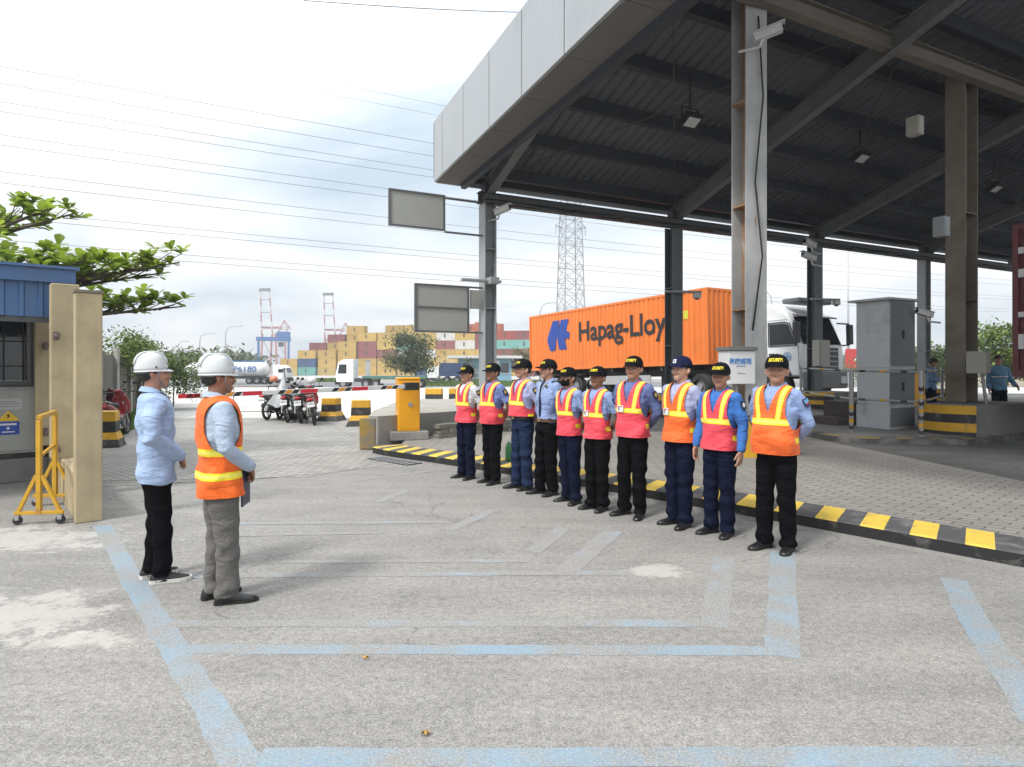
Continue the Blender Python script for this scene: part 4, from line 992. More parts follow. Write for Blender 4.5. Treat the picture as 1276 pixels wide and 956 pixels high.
b = MB(); b.bx(4.40, 4.66, .02, 1.86, 1.30, 1.352); b.obj('window_sill', steel_g, wf)
b = MB(); b.bx(3.502, 6.4, .0, .1, .502, 2.66); b.obj('side_wall', bw, booth)
# electrical cabinet inside the booth
ec = empty('electrical_cabinet', tuple(BO), PA, 'grey electrical cabinet with yellow warning triangle inside the booth', 'electrical cabinet')
g_cab = M('cabinet_grey_paint', (.33,.34,.315), .45, var=.12, vs=3, dirt=(.24,.24,.22), dirt_s=2)
b = MB(); b.bx(3.42, 4.2, .03, 1.35, .40, 1.33); b.obj('cabinet_body', g_cab, ec, bevel=.012)
b = MB(); b.bx(3.40, 3.418, .06, .68, .44, 1.29); dr = b.obj('cabinet_door', g_cab, ec, bevel=.004)
b = MB(); b.bx(3.40, 3.418, .70, 1.32, .44, 1.29); b.obj('cabinet_door', g_cab, ec, bevel=.004)
b = MB(); b.bx(3.45, 4.18, .05, 1.33, .33, .40); b.obj('cabinet_base', blk, ec)
b = MB(); b.bx(3.36, 4.2, -.02, 1.6, 0, .328); b.obj('plinth', conc_d, ec, bevel=.02)
b = MB(); b.bx(3.37, 3.40, .66, .68, .8, .95); b.obj('door_handle', steel_d, dr)
b = MB(); b.bx(3.392, 3.399, .28, .62, 1.02, 1.16); b.obj('name_plate', M('silver_plate', (.42,.43,.44), .35, .4), dr)
b = MB(); b.bx(3.388, 3.391, .30, .60, 1.09, 1.10); b.bx(3.388, 3.391, .32, .58, 1.055, 1.063); b.bx(3.388, 3.391, .34, .56, 1.12, 1.13); b.obj('plate_print', M('plate_grey_print', (.15,.16,.17), .5), dr)
b = MB(); b.add([(3.396,.30,.86),(3.396,.56,.86),(3.396,.43,1.0)], [(0,1,2)]); b.obj('warning_triangle', M('warning_yellow', (.75,.48,.02), .5), dr, solid=.003, fix=True)
b = MB(); b.add([(3.3905,.425,.965),(3.3905,.455,.93),(3.3905,.435,.93),(3.3905,.445,.885),(3.3905,.405,.935),(3.3905,.425,.935)], [tuple(range(6))]); b.obj('warning_bolt', M('bolt_black', (.02,.02,.02), .5), dr)
b = MB(); b.bx(3.392, 3.398, .31, .55, .67, .85); b.obj('blue_notice', M('notice_blue', (.02,.06,.35), .5), dr)
b = MB(); b.bx(3.388, 3.3915, .34, .52, .80, .825); b.bx(3.388, 3.3915, .36, .50, .70, .715); b.add([(3.3905,.43,.785),(3.3905,.46,.755),(3.3905,.435,.755),(3.3905,.445,.725),(3.3905,.405,.765),(3.3905,.425,.765)], [tuple(range(6))]); b.obj('notice_print', M('notice_white', (.7,.7,.7), .5), dr)
# yellow barrier stand on castors
stm = M('yellow_frame_paint', (.58,.32,.02), .5, var=.25, vs=8, dirt=(.30,.15,.05), dirt_s=6, dirt_a=(.58,.72))
st = empty('barrier_stand', (-4.98, 6.95, 0), R(8), 'yellow steel A-frame stand on castors beside the cream pillar', 'barrier stand')
F0, F1 = Vector((.10,-.42,0)), Vector((-.24,.52,0))
def sb(p, q, w=.055): b.beam(p, q, w, w)
for P_ in (F0, F1):
    b = MB(); b.beam(P_+Vector((0,0,.10)), P_+Vector((0,0,1.06)), .045, .045, (1,0,0)); b.obj('upright', stm, st, bevel=.004)
    for s in (-1, 1):
        b = MB(); b.beam(P_+Vector((s*.025,0,.50)), P_+Vector((s*.20,0,.12)), .032, .032, (0,1,0)); b.obj('brace', stm, st)
        b = MB(); c_ = P_+Vector((s*.20,0,.045)); b.disc(c_, .042, .03, 'Y', 18); w = b.obj('castor', M('black_rubber', (.02,.02,.02), .7), st, smooth=True)
        b = MB(); b.bx(c_.x-.02, c_.x+.02, c_.y-.026, c_.y+.026, .05, .10) ; b.obj('castor_fork', steel_g, w)
    b = MB(); b.beam(P_+Vector((-.23,0,.12)), P_+Vector((.23,0,.12)), .035, .035); b.obj('foot_bar', stm, st, bevel=.004)
b = MB(); b.beam(F0+Vector((0,0,1.09)), F1+Vector((0,0,1.085)), .045, .045); b.obj('top_bar', stm, st, bevel=.004)
b = MB(); b.beam(F0+Vector((0,.03,.7)), F1+Vector((0,-.03,.7)), .03, .03); b.obj('tie_bar', stm, st, bevel=.004)

# ---------------------------------------------------------------- trees and plants
def leaf_quads(b, c, n, size, spread, rs, flat=.5):
    for _ in range(n):
        p = Vector(c)+Vector((rs.gauss(0,1)*spread[0], rs.gauss(0,1)*spread[1], rs.gauss(0,1)*spread[2]))
        d = Vector((rs.uniform(-1,1), rs.uniform(-1,1), rs.uniform(-flat,flat))).normalized(); s = d.cross(Vector((rs.uniform(-.4,.4), rs.uniform(-.4,.4), 1))).normalized()
        l = size*rs.uniform(.6,1.3); w = l*.34
        b.add([p-d*l*.5, p+s*w, p+d*l*.5, p-s*w], [(0,1,2,3)])
def leaf_mat(name, col, rnd=.5, tr=.25):
    m = bpy.data.materials.new(name); m.use_nodes = True; t = NT(m)
    ri = t.n('NewGeometry').outputs['Random Per Island']
    a = t.mix(ri, sh(col, 1-rnd), (min(1,col[0]*1.45), min(1,col[1]*1.25), col[2]*.9, 1))
    t.put(t.p.inputs['Base Color'], a); t.p.inputs['Roughness'].default_value = .45; t.p.inputs['Specular IOR Level'].default_value = .3
    tl = t.n('BsdfTranslucent'); t.put(tl.inputs[0], a); mx = t.n('MixShader', {0: tr}); out = t.t.nodes['Material Output']
    t.t.links.new(t.p.outputs[0], mx.inputs[1]); t.t.links.new(tl.outputs[0], mx.inputs[2]); t.t.links.new(mx.outputs[0], out.inputs[0]); return m
bark = M('grey_bark', (.13,.105,.08), .9, var=.4, vs=8, bump=.5, bs=30)
# broad-leaved tree behind the booth: tiers of rosettes on level limbs
tr = empty('almond_tree', (-10.2, 11.4, 0), 0, 'broad leaved tree with level tiers of glossy leaves behind the booth', 'tree')
rs = random.Random(11); O = Vector((-10.2, 11.4, 0)); tb = MB(); lb = MB()
tb.path([(0,0,0),(.05,.02,1.4),(-.05,.05,3.0),(.05,0,4.0),(0,.1,4.7)], [.17,.14,.11,.07,.03], 10)
def obov(b, p, d, up, l):
    s = d.cross(up).normalized(); n = s.cross(d).normalized(); w = l*.30
    pts = [(0,.012),(.25,.40),(.6,.85),(.85,.9),(1,.35)]; vs_ = []; fs_ = []
    for k, (u, q) in enumerate(pts):
        c_ = p+d*l*u-n*l*.22*u*u; vs_ += [c_-s*w*q+n*l*.05*q, c_, c_+s*w*q+n*l*.05*q]
    for k in range(4): fs_ += [(3*k,3*k+1,3*k+4,3*k+3),(3*k+1,3*k+2,3*k+5,3*k+4)]
    b.add(vs_, fs_)
def rosette(p, k=9, l=.20):
    a0 = rs.uniform(0, 6.28); up = Vector((rs.uniform(-.3,.3), rs.uniform(-.3,.3), 1)).normalized()
    for i in range(k):
        a = a0+6.28*i/k+rs.uniform(-.2,.2); el_ = rs.uniform(-.1,1.15); d = Vector((math.cos(a)*math.cos(el_), math.sin(a)*math.cos(el_), math.sin(el_))).normalized()
        obov(lb, p, d, up, l*rs.uniform(.7,1.2))
def limb(p0, p1, n, w, hgt, fr=.25):
    p0, p1 = Vector(p0), Vector(p1); mid = p0.lerp(p1,.5)+Vector((0,0,-.12)); tb.path([p0, mid, p1], [.06,.04,.012], 7)
    for i in range(n):
        t = fr+(1-fr)*(i+rs.random())/n; c_ = p0.lerp(p1,t)+Vector((rs.uniform(-w,w)*(1.15-t), rs.uniform(-w,w)*(1.15-t), rs.uniform(-hgt*.4,hgt)))
        tb.path([p0.lerp(p1,max(0,t-.1))+Vector((0,0,-.05)), c_-Vector((0,0,.03))], [.012,.006], 5); rosette(c_, rs.randint(8,12))
limb((0,0,2.9), (4.45,-.3,3.42), 44, .5, .26); limb((0,0,2.8), (3.5,-1.3,3.3), 24, .55, .24); limb((0,0,2.5), (4.15,.4,2.72), 26, .40, .22, .5)
limb((0,0,2.6), (3.2,.9,2.9), 18, .5, .22, .5); limb((0,0,3.9), (2.45,-.6,4.28), 20, .40, .26); limb((0,0,3.9), (2.1,.6,4.5), 14, .35, .26); limb((0,0,3.0),(2.9,-.9,3.5),20,.5,.22)
limb((0,0,2.8),(3.5,-.75,3.2),34,.5,.24,.45); limb((0,0,2.9),(3.9,.15,3.3),26,.45,.22,.4)
for a in range(0, 360, 45):
    limb((0,0,3.0+.1*(a%3)), (-3*math.cos(R(a*.5)), 3*math.sin(R(a)), 3.4), 16, .7, .3)
    limb((0,0,4.0), (-2.2*abs(math.cos(R(a*.5)))-.5, 2.2*math.sin(R(a)), 4.5), 12, .6, .25)
tb.obj('trunk', bark, tr, smooth='all'); lb.obj('crown', leaf_mat('almond_leaf', (.25,.38,.06), .55, .5), tr, smooth='all')
def tree(name, loc, h, w, label, col, size, n, seed, lean=0, group=None, lobes=26, trunk=.35, tr_=.2):
    r = empty(name, loc, 0, label, 'tree', group); q = random.Random(seed); t_ = MB(); l_ = MB()
    top = Vector((lean, 0, h*trunk)); t_.path([(0,0,-.1),(lean*.4,0,h*trunk*.5),top,(lean*1.3,0,h*.75)], [h*.022,h*.018,h*.014,h*.005], 8)
    for i in range(lobes):
        a = q.uniform(0,6.28); zz = q.uniform(.28,.97); rr = w*.5*math.sin(math.pi*min(1,(zz-.15)/.95))**.6*q.uniform(.2,1)
        c_ = Vector((lean*(.6+zz)+rr*math.cos(a), rr*math.sin(a), h*zz)); t_.path([top+Vector((0,0,h*.1*q.random())), top.lerp(c_,.55)+Vector((0,0,.03*h)), c_], [h*.008,h*.005,h*.002], 5)
        k = w*q.uniform(.07,.15); leaf_quads(l_, c_, n//lobes, size, (k,k,k*.7), q, .9)
    t_.obj('trunk', bark, r, smooth='all'); l_.obj('crown', leaf_mat(name+'_leaf_%d' % seed, col, .6, tr_), r); return r
tree('verge_tree', (px(522,88), 88, gz(0,88)), 6.9, 6.6, 'dark shaggy tree on the grass verge before the container stacks', (.115,.165,.08), .34, 7500, 3, -.9, lobes=30)
tree('garden_tree', (px(1160,60), 60, gz(0,60)), 3.9, 4.6, 'dark green bushy tree between the grey cabinet and the tan column', (.085,.14,.04), .30, 6500, 5, lobes=26, trunk=.25)
tree('garden_tree', (px(1252,46), 46, gz(0,46)), 5.0, 4.6, 'bright green spreading tree behind the standing blue-shirted man', (.13,.215,.05), .28, 8000, 6, lobes=28, trunk=.3)
tree('garden_tree', (px(1204,75), 75, gz(0,75)), 5.6, 3.4, 'slim green tree partly hidden by the tan column', (.09,.15,.04), .3, 3500, 7, lobes=18)
tree('garden_tree', (px(650,120), 120, gz(0,120)), 5.5, 8, 'olive grey tree left of the orange container', (.15,.15,.075), .4, 4500, 8, lobes=24, trunk=.2)
tree('garden_tree', (px(588,108), 108, gz(0,108)), 4.0, 3.0, 'small dark bush in front of the blue building', (.06,.09,.05), .22, 1300, 9, lobes=14, trunk=.1)
tree('garden_tree', (px(1080,66), 66, gz(0,66)), 3.2, 5, 'low green bush behind the white truck cab', (.09,.15,.045), .22, 1500, 10, lobes=16, trunk=.15)
# rough fence with creepers, left of the bikes
fm = M('weathered_fence_board', (.20,.185,.165), .9, var=.4, vs=4, rnd=.35)
fe = empty('board_fence', (-9.9,15.2,0), 0, 'weathered grey board fence overgrown with creepers at left', 'fence'); b = MB(); fd = Vector((-.42,.907,0)); q = random.Random(2)
for i in range(78):
    p = fd*(.21*i); h = 1.95+q.uniform(-.08,.05); b.box((p.x,p.y,h/2), (.19,.03,h), math.atan2(fd.y,fd.x)+q.uniform(-.06,.06))
b.obj('board_panel', fm, fe)
for k in range(6):
    b = MB(); p = fd*(3.2*k)+Vector((.08,.03,0)); b.bx(p.x-.05, p.x+.05, p.y-.05, p.y+.05, 0, 2.15); b.obj('fence_post', conc_l, fe)
b = MB(); q = random.Random(5)
for i in range(210):
    t = q.uniform(4.5,16); p = Vector((-9.9,15.2,0))+fd*t+Vector((q.uniform(.0,.35),0,q.uniform(1.5 if t < 11 else .4,2.5))); leaf_quads(b, p, 34, .12, (.16,.2,.18), q, .9)
tag(b.obj('creeper', leaf_mat('creeper_leaf', (.10,.165,.04), .55)), 'green creepers hanging over the weathered board fence', 'creeper', kind='stuff')
def shrub(p, w, h, seed, label, col=(.09,.15,.04)):
    b = MB(); q = random.Random(seed)
    for i in range(46):
        a = q.uniform(0,6.28); r_ = q.random()**.6*w*.5; z = h*q.uniform(.1,.95); leaf_quads(b, Vector((math.cos(a)*r_*(1.1-z/h*.5), math.sin(a)*r_, z)), 70, .13, (.1*w,.1*w,.08*h), q, .9)
    r = empty('shrub', p, 0, label, 'shrub'); b.obj('foliage', leaf_mat('shrub_leaf_%d' % seed, col, .55), r); b = MB(); b.path([(0,0,0),(.05,0,h*.5)], [.03,.015], 6); b.obj('stem', bark, r)
shrub((-14.4,22.6,0), 2.6, 2.9, 1, 'leafy green shrub at the fence behind the man in blue jacket', (.10,.17,.045)); shrub((-13.2,25,0), 2.6, 2.2, 3, 'low shrub where the board fence ends', (.09,.15,.04))
blades('grass', 1600, lambda y: (-9.3-(y-14)*.46, -8.7-(y-14)*.42), (14,24), .16, lambda x, y: 0, gb, 'weedy grass strip along the foot of the board fence', ground=.0)
# distant tree line
b = MB(); q = random.Random(9)
for x0, x1, Y, h, n in ((-130,-62,150,6.5,90),(-230,-120,300,9,80),(60,400,260,7.5,260),(20,70,190,5,50)):
    for i in range(n):
        c_ = Vector((q.uniform(x0,x1), Y+q.uniform(-8,8), -.9+h*q.uniform(.1,.85))); leaf_quads(b, c_, 80, 1.5*Y/200, (2.4,2,1.1), q, .9)
tag(b.obj('tree_line', leaf_mat('far_leaf', (.075,.11,.05), .5, .1)), 'far line of dark trees along the horizon', 'trees', kind='stuff')

# ---------------------------------------------------------------- container yard
cont_m = bpy.data.materials.new('container_paint'); cont_m.use_nodes = True; t = NT(cont_m)
oi = t.n('ObjectInfo'); v = t.obj(); f = t.noise(v, .8, 6, .65, .4)
wv = t.n('TexWave', {'Vector': v, 'Scale': 1.15}, wave_type='BANDS', bands_direction='X').outputs['Color']
a = t.mix(1, oi.outputs['Color'], t.ramp(f, .3, .7, (.78,.76,.74,1), (1,1,1,1)), 'MULTIPLY')
rr = t.noise(v, 3.2, 7, .7); a = t.mix(t.ramp(rr, .62, .74), a, (.17,.085,.045,1))
t.put(t.p.inputs['Base Color'], a); t.p.inputs['Roughness'].default_value = .6
def container_mesh(Lc, W=2.44, H=2.59, pitch=.28, dep=.036):
    b = MB(); f_ = .1
    # corrugated sides as folded sheets, plus frame of posts and rails, doors with lock rods
    n = int((Lc-2*f_)/pitch); 
    for sgn in (0, 1):
        y0 = .0 if sgn == 0 else W; inn = dep if sgn == 0 else -dep; p_ = []
        for i in range(n):
            x = f_+pitch*i*(Lc-2*f_)/(n*pitch); k = (Lc-2*f_)/n
            p_ += [(x, y0+inn), (x+k*.3, y0+inn), (x+k*.42, y0), (x+k*.88, y0)]
        p_.append((Lc-f_, y0+inn)); rows = [[(x, y, z) for x, y in p_] for z in (.14, H-.1)]
        b.grid(rows if sgn == 0 else [r_[::-1] for r_ in rows])
    e_ = .012
    for x in (0, Lc-f_):
        for y in (-e_, W-f_+e_): b.bx(x, x+f_, y, y+f_, 0, H)
    for y in (-e_, W-f_+e_): b.bx(f_, Lc-f_, y, y+f_, 0, .14); b.bx(f_, Lc-f_, y, y+f_, H-.1, H)
    for x in (0, Lc-f_): b.bx(x, x+f_, f_-e_, W-f_+e_, 0, .14); b.bx(x, x+f_, f_-e_, W-f_+e_, H-.1, H)
    b.bx(.02, Lc-.02, .02, W-.02, H-.06, H-.03); b.bx(.02, Lc-.02, .05, W-.05, .05, .1)
    p_ = []
    for i in range(8):
        k = (W-.2)/8; y = .1+k*i; p_ += [(y,.04),(y+k*.35,.04),(y+k*.5,0),(y+k*.85,0)]
    p_.append((W-.1,.04)); b.grid([[(Lc-x, y, z) for y, x in p_] for z in (.14, H-.1)])
    b.bx(.03, .06, .1, W-.1, .14, H-.1)
    return b
cm20 = container_mesh(6.06, pitch=.5, dep=.045); cm20.bx(2.5,2.95,-.03,-.014,.9,2.0,1)
base20 = cm20.mesh('container'); base20.materials.append(cont_m); base20.materials.append(M('container_dark_mark', (.06,.055,.05), .6))
rodb = MB()
for y in (.45,.85,1.55,1.95): rodb.tube((-.005,y,.12),(-.005,y,2.5),.02,n=5)
rod_me = rodb.mesh('lock_rods'); rod_me.materials.append(M('galvanised_rod', (.4,.4,.4), .5, .5))
CC = {'ochre yellow': (.50,.335,.085), 'pale yellow': (.54,.40,.15), 'maroon': (.24,.065,.065), 'blue': (.04,.09,.22), 'teal': (.16,.40,.36), 'white': (.58,.57,.53), 'orange red': (.46,.12,.05), 'red': (.36,.06,.04), 'grey': (.33,.34,.36)}
cr = random.Random(21); YB = 192; stack_i = 0
CODE = {'y':'ochre yellow','p':'pale yellow','m':'maroon','b':'blue','t':'teal','w':'white','o':'orange red','r':'red','g':'grey'}
def stack(pxl, Y, codes, row, idx, rz=R(-14)):
    Y = Y-(pxl-500)*.24*math.tan(R(14))
    for k, ch in enumerate(codes):
        nm = CODE[ch]; o = bpy.data.objects.new('shipping_container', base20); COL.objects.link(o)
        o.location = (px(pxl, Y)+cr.uniform(-.06,.06), Y+cr.uniform(-.06,.06), -.87+k*2.6); o.rotation_euler = (0, 0, rz)
        j = cr.uniform(.86, 1.1); cc = CC[nm]; o.color = (cc[0]*j, cc[1]*j, cc[2]*j, 1)
        tag(o, '%s container, %s up from the ground in the %s stack of the %s row' % (nm, ORD[k], ORD[idx], row), 'container', 'shipping containers stacked in the yard')
for i, (x, c_) in enumerate([(349,'py'),(371,'tby'),(396,'pyy'),(421,'gyyy'),(446,'yymmy'),(470,'yymyy'),(495,'pywty'),(519,'bywyyy'),(543,'gpymw'),(567,'gyywy'),(592,'byymmo'),(617,'ywmtr'),(641,'myotm')]): stack(x, YB, c_, 'front', i)
for i, (x, c_) in enumerate([(385,'yyym'),(408,'ymyym'),(432,'yymmyy'),(456,'ymmyy'),(480,'ymmyyy'),(504,'yymyby'),(528,'mywyyy'),(552,'ymywm'),(576,'ywymoo'),(601,'mtymro'),(626,'oymmr'),(650,'myoom')]): stack(x, YB+7.5, c_, 'rear', i)
# portal cranes
crw = M('crane_white', (.62,.60,.60), .5); crr = M('crane_red', (.42,.14,.15), .5); crd = M('crane_grey', (.13,.13,.14), .6)
def quay_crane(cx, Y, k, label):
    r = empty('quay_crane', (px(cx,Y), Y, -.9), R(-12), label, 'crane', scale=k)
    for y in (0, 12):
        b = MB()
        for s in (-1, 1): b.beam((s*6.5,y,0),(s*5.2,y,27), 1.0, 1.0, (0,1,0))
        b.obj('portal_leg_pair', crr, r)
        b = MB(); b.beam((-6,y,10),(6,y,10),.9,1.1); b.beam((-5.4,y,24),(5.4,y,24),.9,1.3); b.obj('cross_beam', crw if y else crr, r)
    b = MB()
    for s in (-1, 1): b.beam((s*6,0,11),(s*5.3,12,24),.5,.5); b.beam((s*6,12,11),(s*5.3,0,24),.5,.5)
    b.obj('diagonal_brace', crw, r)
    b = MB(); b.beam((-5.4,0,31.5),(9,6,31.5),1.0,1.6); b.obj('upper_girder', crr, r)
    b = MB(); b.bx(5.5,11,4,9,30,33.5); b.obj('machine_house', crw, r)
    b = MB(); b.beam((5.2,0,24),(8.5,6,37),.6,.6); b.beam((10.5,8,24),(8.8,6,37),.6,.6); b.beam((8.6,6,37),(13,9,30),.35,.35); b.obj('back_frame', crr, r)
    for s in (-1, 1):
        b = MB()
        for i in range(6):
            z0 = 24+ (58-24)*i/6; z1 = 24+(58-24)*(i+1)/6; x = s*(4.4-.9*i/6); b.beam((x,-2-.5*i,z0),(s*(4.4-.9*(i+1)/6),-2-.5*(i+1),z1),.75,.75,(0,1,0), mi=(i+1)%2)
        b.obj('raised_boom_chord', [crw, crr], r)
    b = MB()
    for z, w in ((31.5,.6),(42,.5),(51,.35)): b.beam((-4,-4.2,z),(4,-4.2,z),w,w)
    b.obj('boom_cross_tie', crd, r)
    b = MB(); b.beam((-4.2,-5.2,58),(4.2,-5.2,58),1.4,2.0); b.obj('boom_tip', crd, r)
quay_crane(335, 430, .93, 'left of the two red and white quay cranes with raised boom'); quay_crane(413, 440, .90, 'red and white quay crane with raised boom behind the yellow container stacks')
yb = M('crane_blue', (.045,.15,.40), .5, var=.15)
r = empty('yard_crane', (px(341,300), 300, -.9), R(20), 'blue rubber-tyred yard crane left of the container stacks', 'crane')
for x in (-6.6, 6.6):
    for y in (-3.5, 3.5):
        b = MB(); b.beam((x,y,1.2),(x,y,15.2),.9,.9,(0,1,0)); b.obj('leg', yb, r)
    b = MB(); b.bx(x-.6,x+.6,-5,5,.6,1.9); b.obj('sill_beam', yb, r); b = MB(); b.bx(x-.5,x+.5,-4,4,14.6,15.6); b.obj('end_beam', yb, r)
    b = MB(); b.beam((x,-3.2,2),(x,3.2,14.5),.4,.4,(1,0,0)); b.obj('diagonal_brace', yb, r)
    for y in (-4,4):
        b = MB(); b.disc((x,y,.6),.6,.5,'X',16); b.obj('wheel', M('black_rubber', (.02,.02,.02), .7), r)
for y in (-2.2, 2.2):
    b = MB(); b.bx(-7.6,7.6,y-.5,y+.5,14.9,16.6); b.obj('bridge_girder', yb, r)
b = MB(); b.bx(1.2,7.4,-2.8,2.8,16.7,19.2); b.obj('trolley_house', yb, r)
b = MB(); b.bx(2.2,4.4,-1.2,1.2,12.2,14.4); b.obj('operator_cab', crd, r)
b = MB(); b.bx(-1.5,2.5,-1.2,1.2,7.6,8.3); b.tube((-1,0,8.3),(-1,0,15),.06,n=5); b.tube((2,0,8.3),(2,0,15),.06,n=5); b.obj('spreader', crd, r)
# lattice pylon
pm = M('galvanised_lattice', (.30,.31,.32), .6, .3)
r = empty('lattice_pylon', (px(711,180), 180, -.9), R(18), 'tall galvanised lattice pylon above the orange container', 'pylon'); b = MB()
lv = [0,5,10,14.5,19,23,27,30.5,34,37.5,41,44.5,48,51,54]; wd_ = lambda z: lerp(z,[0,17,46,54],[3.5,3.0,2.3,1.9])
for i in range(len(lv)-1):
    z0, z1 = lv[i], lv[i+1]; w0, w1 = wd_(z0), wd_(z1)
    C0 = [(s*w0, t_*w0) for s, t_ in ((-1,-1),(1,-1),(1,1),(-1,1))]; C1 = [(s*w1, t_*w1) for s, t_ in ((-1,-1),(1,-1),(1,1),(-1,1))]
    for k in range(4):
        a_, c_ = C0[k], C0[(k+1)%4]; a1, c1 = C1[k], C1[(k+1)%4]
        b.beam((*a_,z0),(*a1,z1),.26,.26); b.beam((*a_,z0),(*c1,z1),.12,.12); b.beam((*c_,z0),(*a1,z1),.12,.12); b.beam((*a1,z1),(*c1,z1),.10,.10)
b.obj('lattice_mast', pm, r)
for z in (41.5, 50):
    for s in (-1, 1):
        b = MB(); b.beam((s*wd_(z),.5,z),(s*4.6,0,z+.5),.2,.2); b.beam((s*wd_(z),-.5,z),(s*4.6,0,z+.5),.2,.2); b.beam((s*wd_(z),0,z+2.2),(s*4.6,0,z+.5),.16,.16); ca = b.obj('cross_arm', pm, r)
        b = MB(); b.tube((s*4.5,0,z+.4),(s*4.5,0,z-1.9),.12,n=6); b.obj('insulator', M('glass_insulator', (.3,.35,.36), .3), ca)
# overhead lines
wm = M('overhead_wire', (.07,.075,.085), .6); U = Vector((.89,.456,0))
WY = [(83,60),(104,60),(127,61),(139,61),(168,62),(181,62),(214,63),(228,63),(262,64),(271,64),(299,65),(308,65),(17,58),(35,58)]
for i, (y0, Y0) in enumerate(WY):
    P_ = Vector((-.7975*Y0, Y0, 1.6+(458-y0)*Y0/800)); b = MB(); pts = []
    for k in range(31):
        u = -60+260*k/30; s_ = (u-70)/130; pts.append(P_+U*u+Vector((0,0,1.6*(s_*s_)-.45)))
    b.path(pts, .024 if i < 12 else .015, 5); o = b.obj('overhead_wire', wm, smooth='all')
    tag(o, ('%s overhead wire across the sky, counted from the top' % ORD[i+2]) if i < 12 else ('faint thin overhead wire, %s from the top of the sky' % ORD[i-12]), 'wire', 'power lines across the sky')
b = MB(); b.path([Vector((px(378,30),30,18.75)).lerp(Vector((px(720,33),33,19.8)), k/8)-Vector((0,0,.12*math.sin(math.pi*k/8))) for k in range(9)], .02, 5); tag(b.obj('overhead_wire', wm), 'dark cable crossing the sky above the canopy corner', 'wire')
# street lamps
lampm = M('lamp_pole_grey', (.42,.43,.45), .5, .3)
def street_lamp(x, Y, h, arm, label, r_=.07):
    r = empty('street_lamp', (px(x,Y), Y, gz(0,Y)), 0, label, 'street lamp', 'street lamps along the port road'); b = MB()
    b.path([(0,0,0),(0,0,h*.86),(arm*.12,0,h*.95),(arm*.45,0,h*.99),(arm,0,h)], [r_*1.3,r_,r_*.8,r_*.7,r_*.6], 8); b.obj('pole', lampm, r, smooth='all')
    b = MB(); b.ell((arm*1.15,0,h-.02),(abs(arm)*.25,.14,.07),12,6); b.obj('lamp_head', lampm, r, smooth='all'); return r
street_lamp(673, 105, 13.3, 2.0, 'curved street lamp just right of the white mast tower foot', .1) if False else street_lamp(673, 105, 13.0, 2.1, 'curved street lamp between the lattice pylon and the grey sign column', .1)
street_lamp(768, 118, 12.4, -2.6, 'street lamp whose head shows just above the orange container', .1)
street_lamp(962, 70, 10.6, -1.2, 'street lamp right of the rusty white column', .08)
street_lamp(222, 110, 6.9, 1.4, 'leftmost street lamp above the white helmets', .08); street_lamp(249, 110, 8.2, 2.0, 'street lamp between the two white helmets', .08); street_lamp(281, 110, 9.5, 2.2, 'street lamp left of the blue yard crane', .08)
b = MB(); b.path([(0,0,0),(0,0,19.2)], [.16,.09], 8); tag(b.obj('flag_mast', lampm, loc=(px(1057,85),85,gz(0,85)), smooth='all'), 'tall plain grey mast behind the white truck cab', 'mast')
street_lamp(1038-60, 190, 12, 2.0, 'small far street lamp behind the rusty column') if False else None
# blue gate building
bb = M('pale_blue_wall', (.22,.42,.52), .7, var=.15, vs=1); r = empty('blue_building', (px(604,116), 116, gz(0,116)), R(8), 'small pale blue building with flat white roof behind the guards', 'building')
b = MB(); b.bx(-4.6,4.6,-2,4,0,4.0); b.obj('wall', bb, r)
b = MB(); b.bx(-6.6,6.4,-3.2,5,4.02,4.5); b.obj('roof', M('white_roof_slab', (.66,.66,.65), .7), r)
b = MB(); b.bx(-1.1,2.4,-2.25,-2.02,1.9,3.7); sg = b.obj('sign_board', M('white_sign', (.7,.7,.72), .5), r)
b = MB(); b.bx(.9,2.2,-2.28,-2.255,2.0,2.6); b.bx(-.8,.4,-2.28,-2.255,3.0,3.4); b.obj('sign_print', M('sign_dark_print', (.1,.12,.16), .5), sg)
for x in (-3.6, 3.4):
    b = MB(); b.bx(x-.7,x+.7,-2.05,-2.0,1.4,3.2); w = b.obj('window', M('dark_window_glass', (.03,.035,.04), .06), r); b = MB(); b.bx(x-.8,x+.8,-2.12,-2.06,1.25,1.38); b.obj('window_sill', crw, w)
b = MB(); b.bx(-2.6,-1.5,-2.06,-2.0,0,2.3); b.obj('door', M('grey_door', (.3,.33,.35), .5), r)
# red roofed house and hoardings far right
r = empty('brick_house', (px(1222,82), 82, gz(0,82)), R(-10), 'low house with terracotta roof behind the tan column', 'house'); b = MB(); b.bx(-5,5,-2,3,0,2.6); b.obj('wall', M('cream_wall', (.5,.44,.34), .8), r)
b = MB(); b.add([(-5.5,-2.6,2.55),(5.5,-2.6,2.55),(5.5,3.6,2.55),(-5.5,3.6,2.55),(-5,.5,4.1),(5,.5,4.1)], [(0,1,5,4),(2,3,4,5),(1,2,5),(3,0,4),(0,3,2,1)]); b.obj('roof', M('terracotta_tile', (.36,.15,.085), .8, var=.25, vs=3), r)
b = MB(); b.bx(-3.4,-2.2,-2.04,-2.0,.9,2.1); b.obj('window', M('dark_window_glass', (.03,.035,.04), .06), r)
r = empty('hoarding', (px(1072,70), 70, gz(0,70)), 0, 'small red hoarding behind the white truck cab', 'hoarding'); b = MB(); b.bx(-1.6,1.6,-.08,.08,2.2,4.3); b.obj('board', M('hoarding_red', (.5,.045,.05), .5), r)
for x in (-1.2,1.2):
    b = MB(); b.bx(x-.06,x+.06,.09,.2,0,4.2); b.obj('post', steel_g, r)
b = MB(); b.bx(-.7,.7,-.1,-.085,3.0,3.3); b.obj('board_print', M('notice_white', (.7,.7,.7), .5), r)
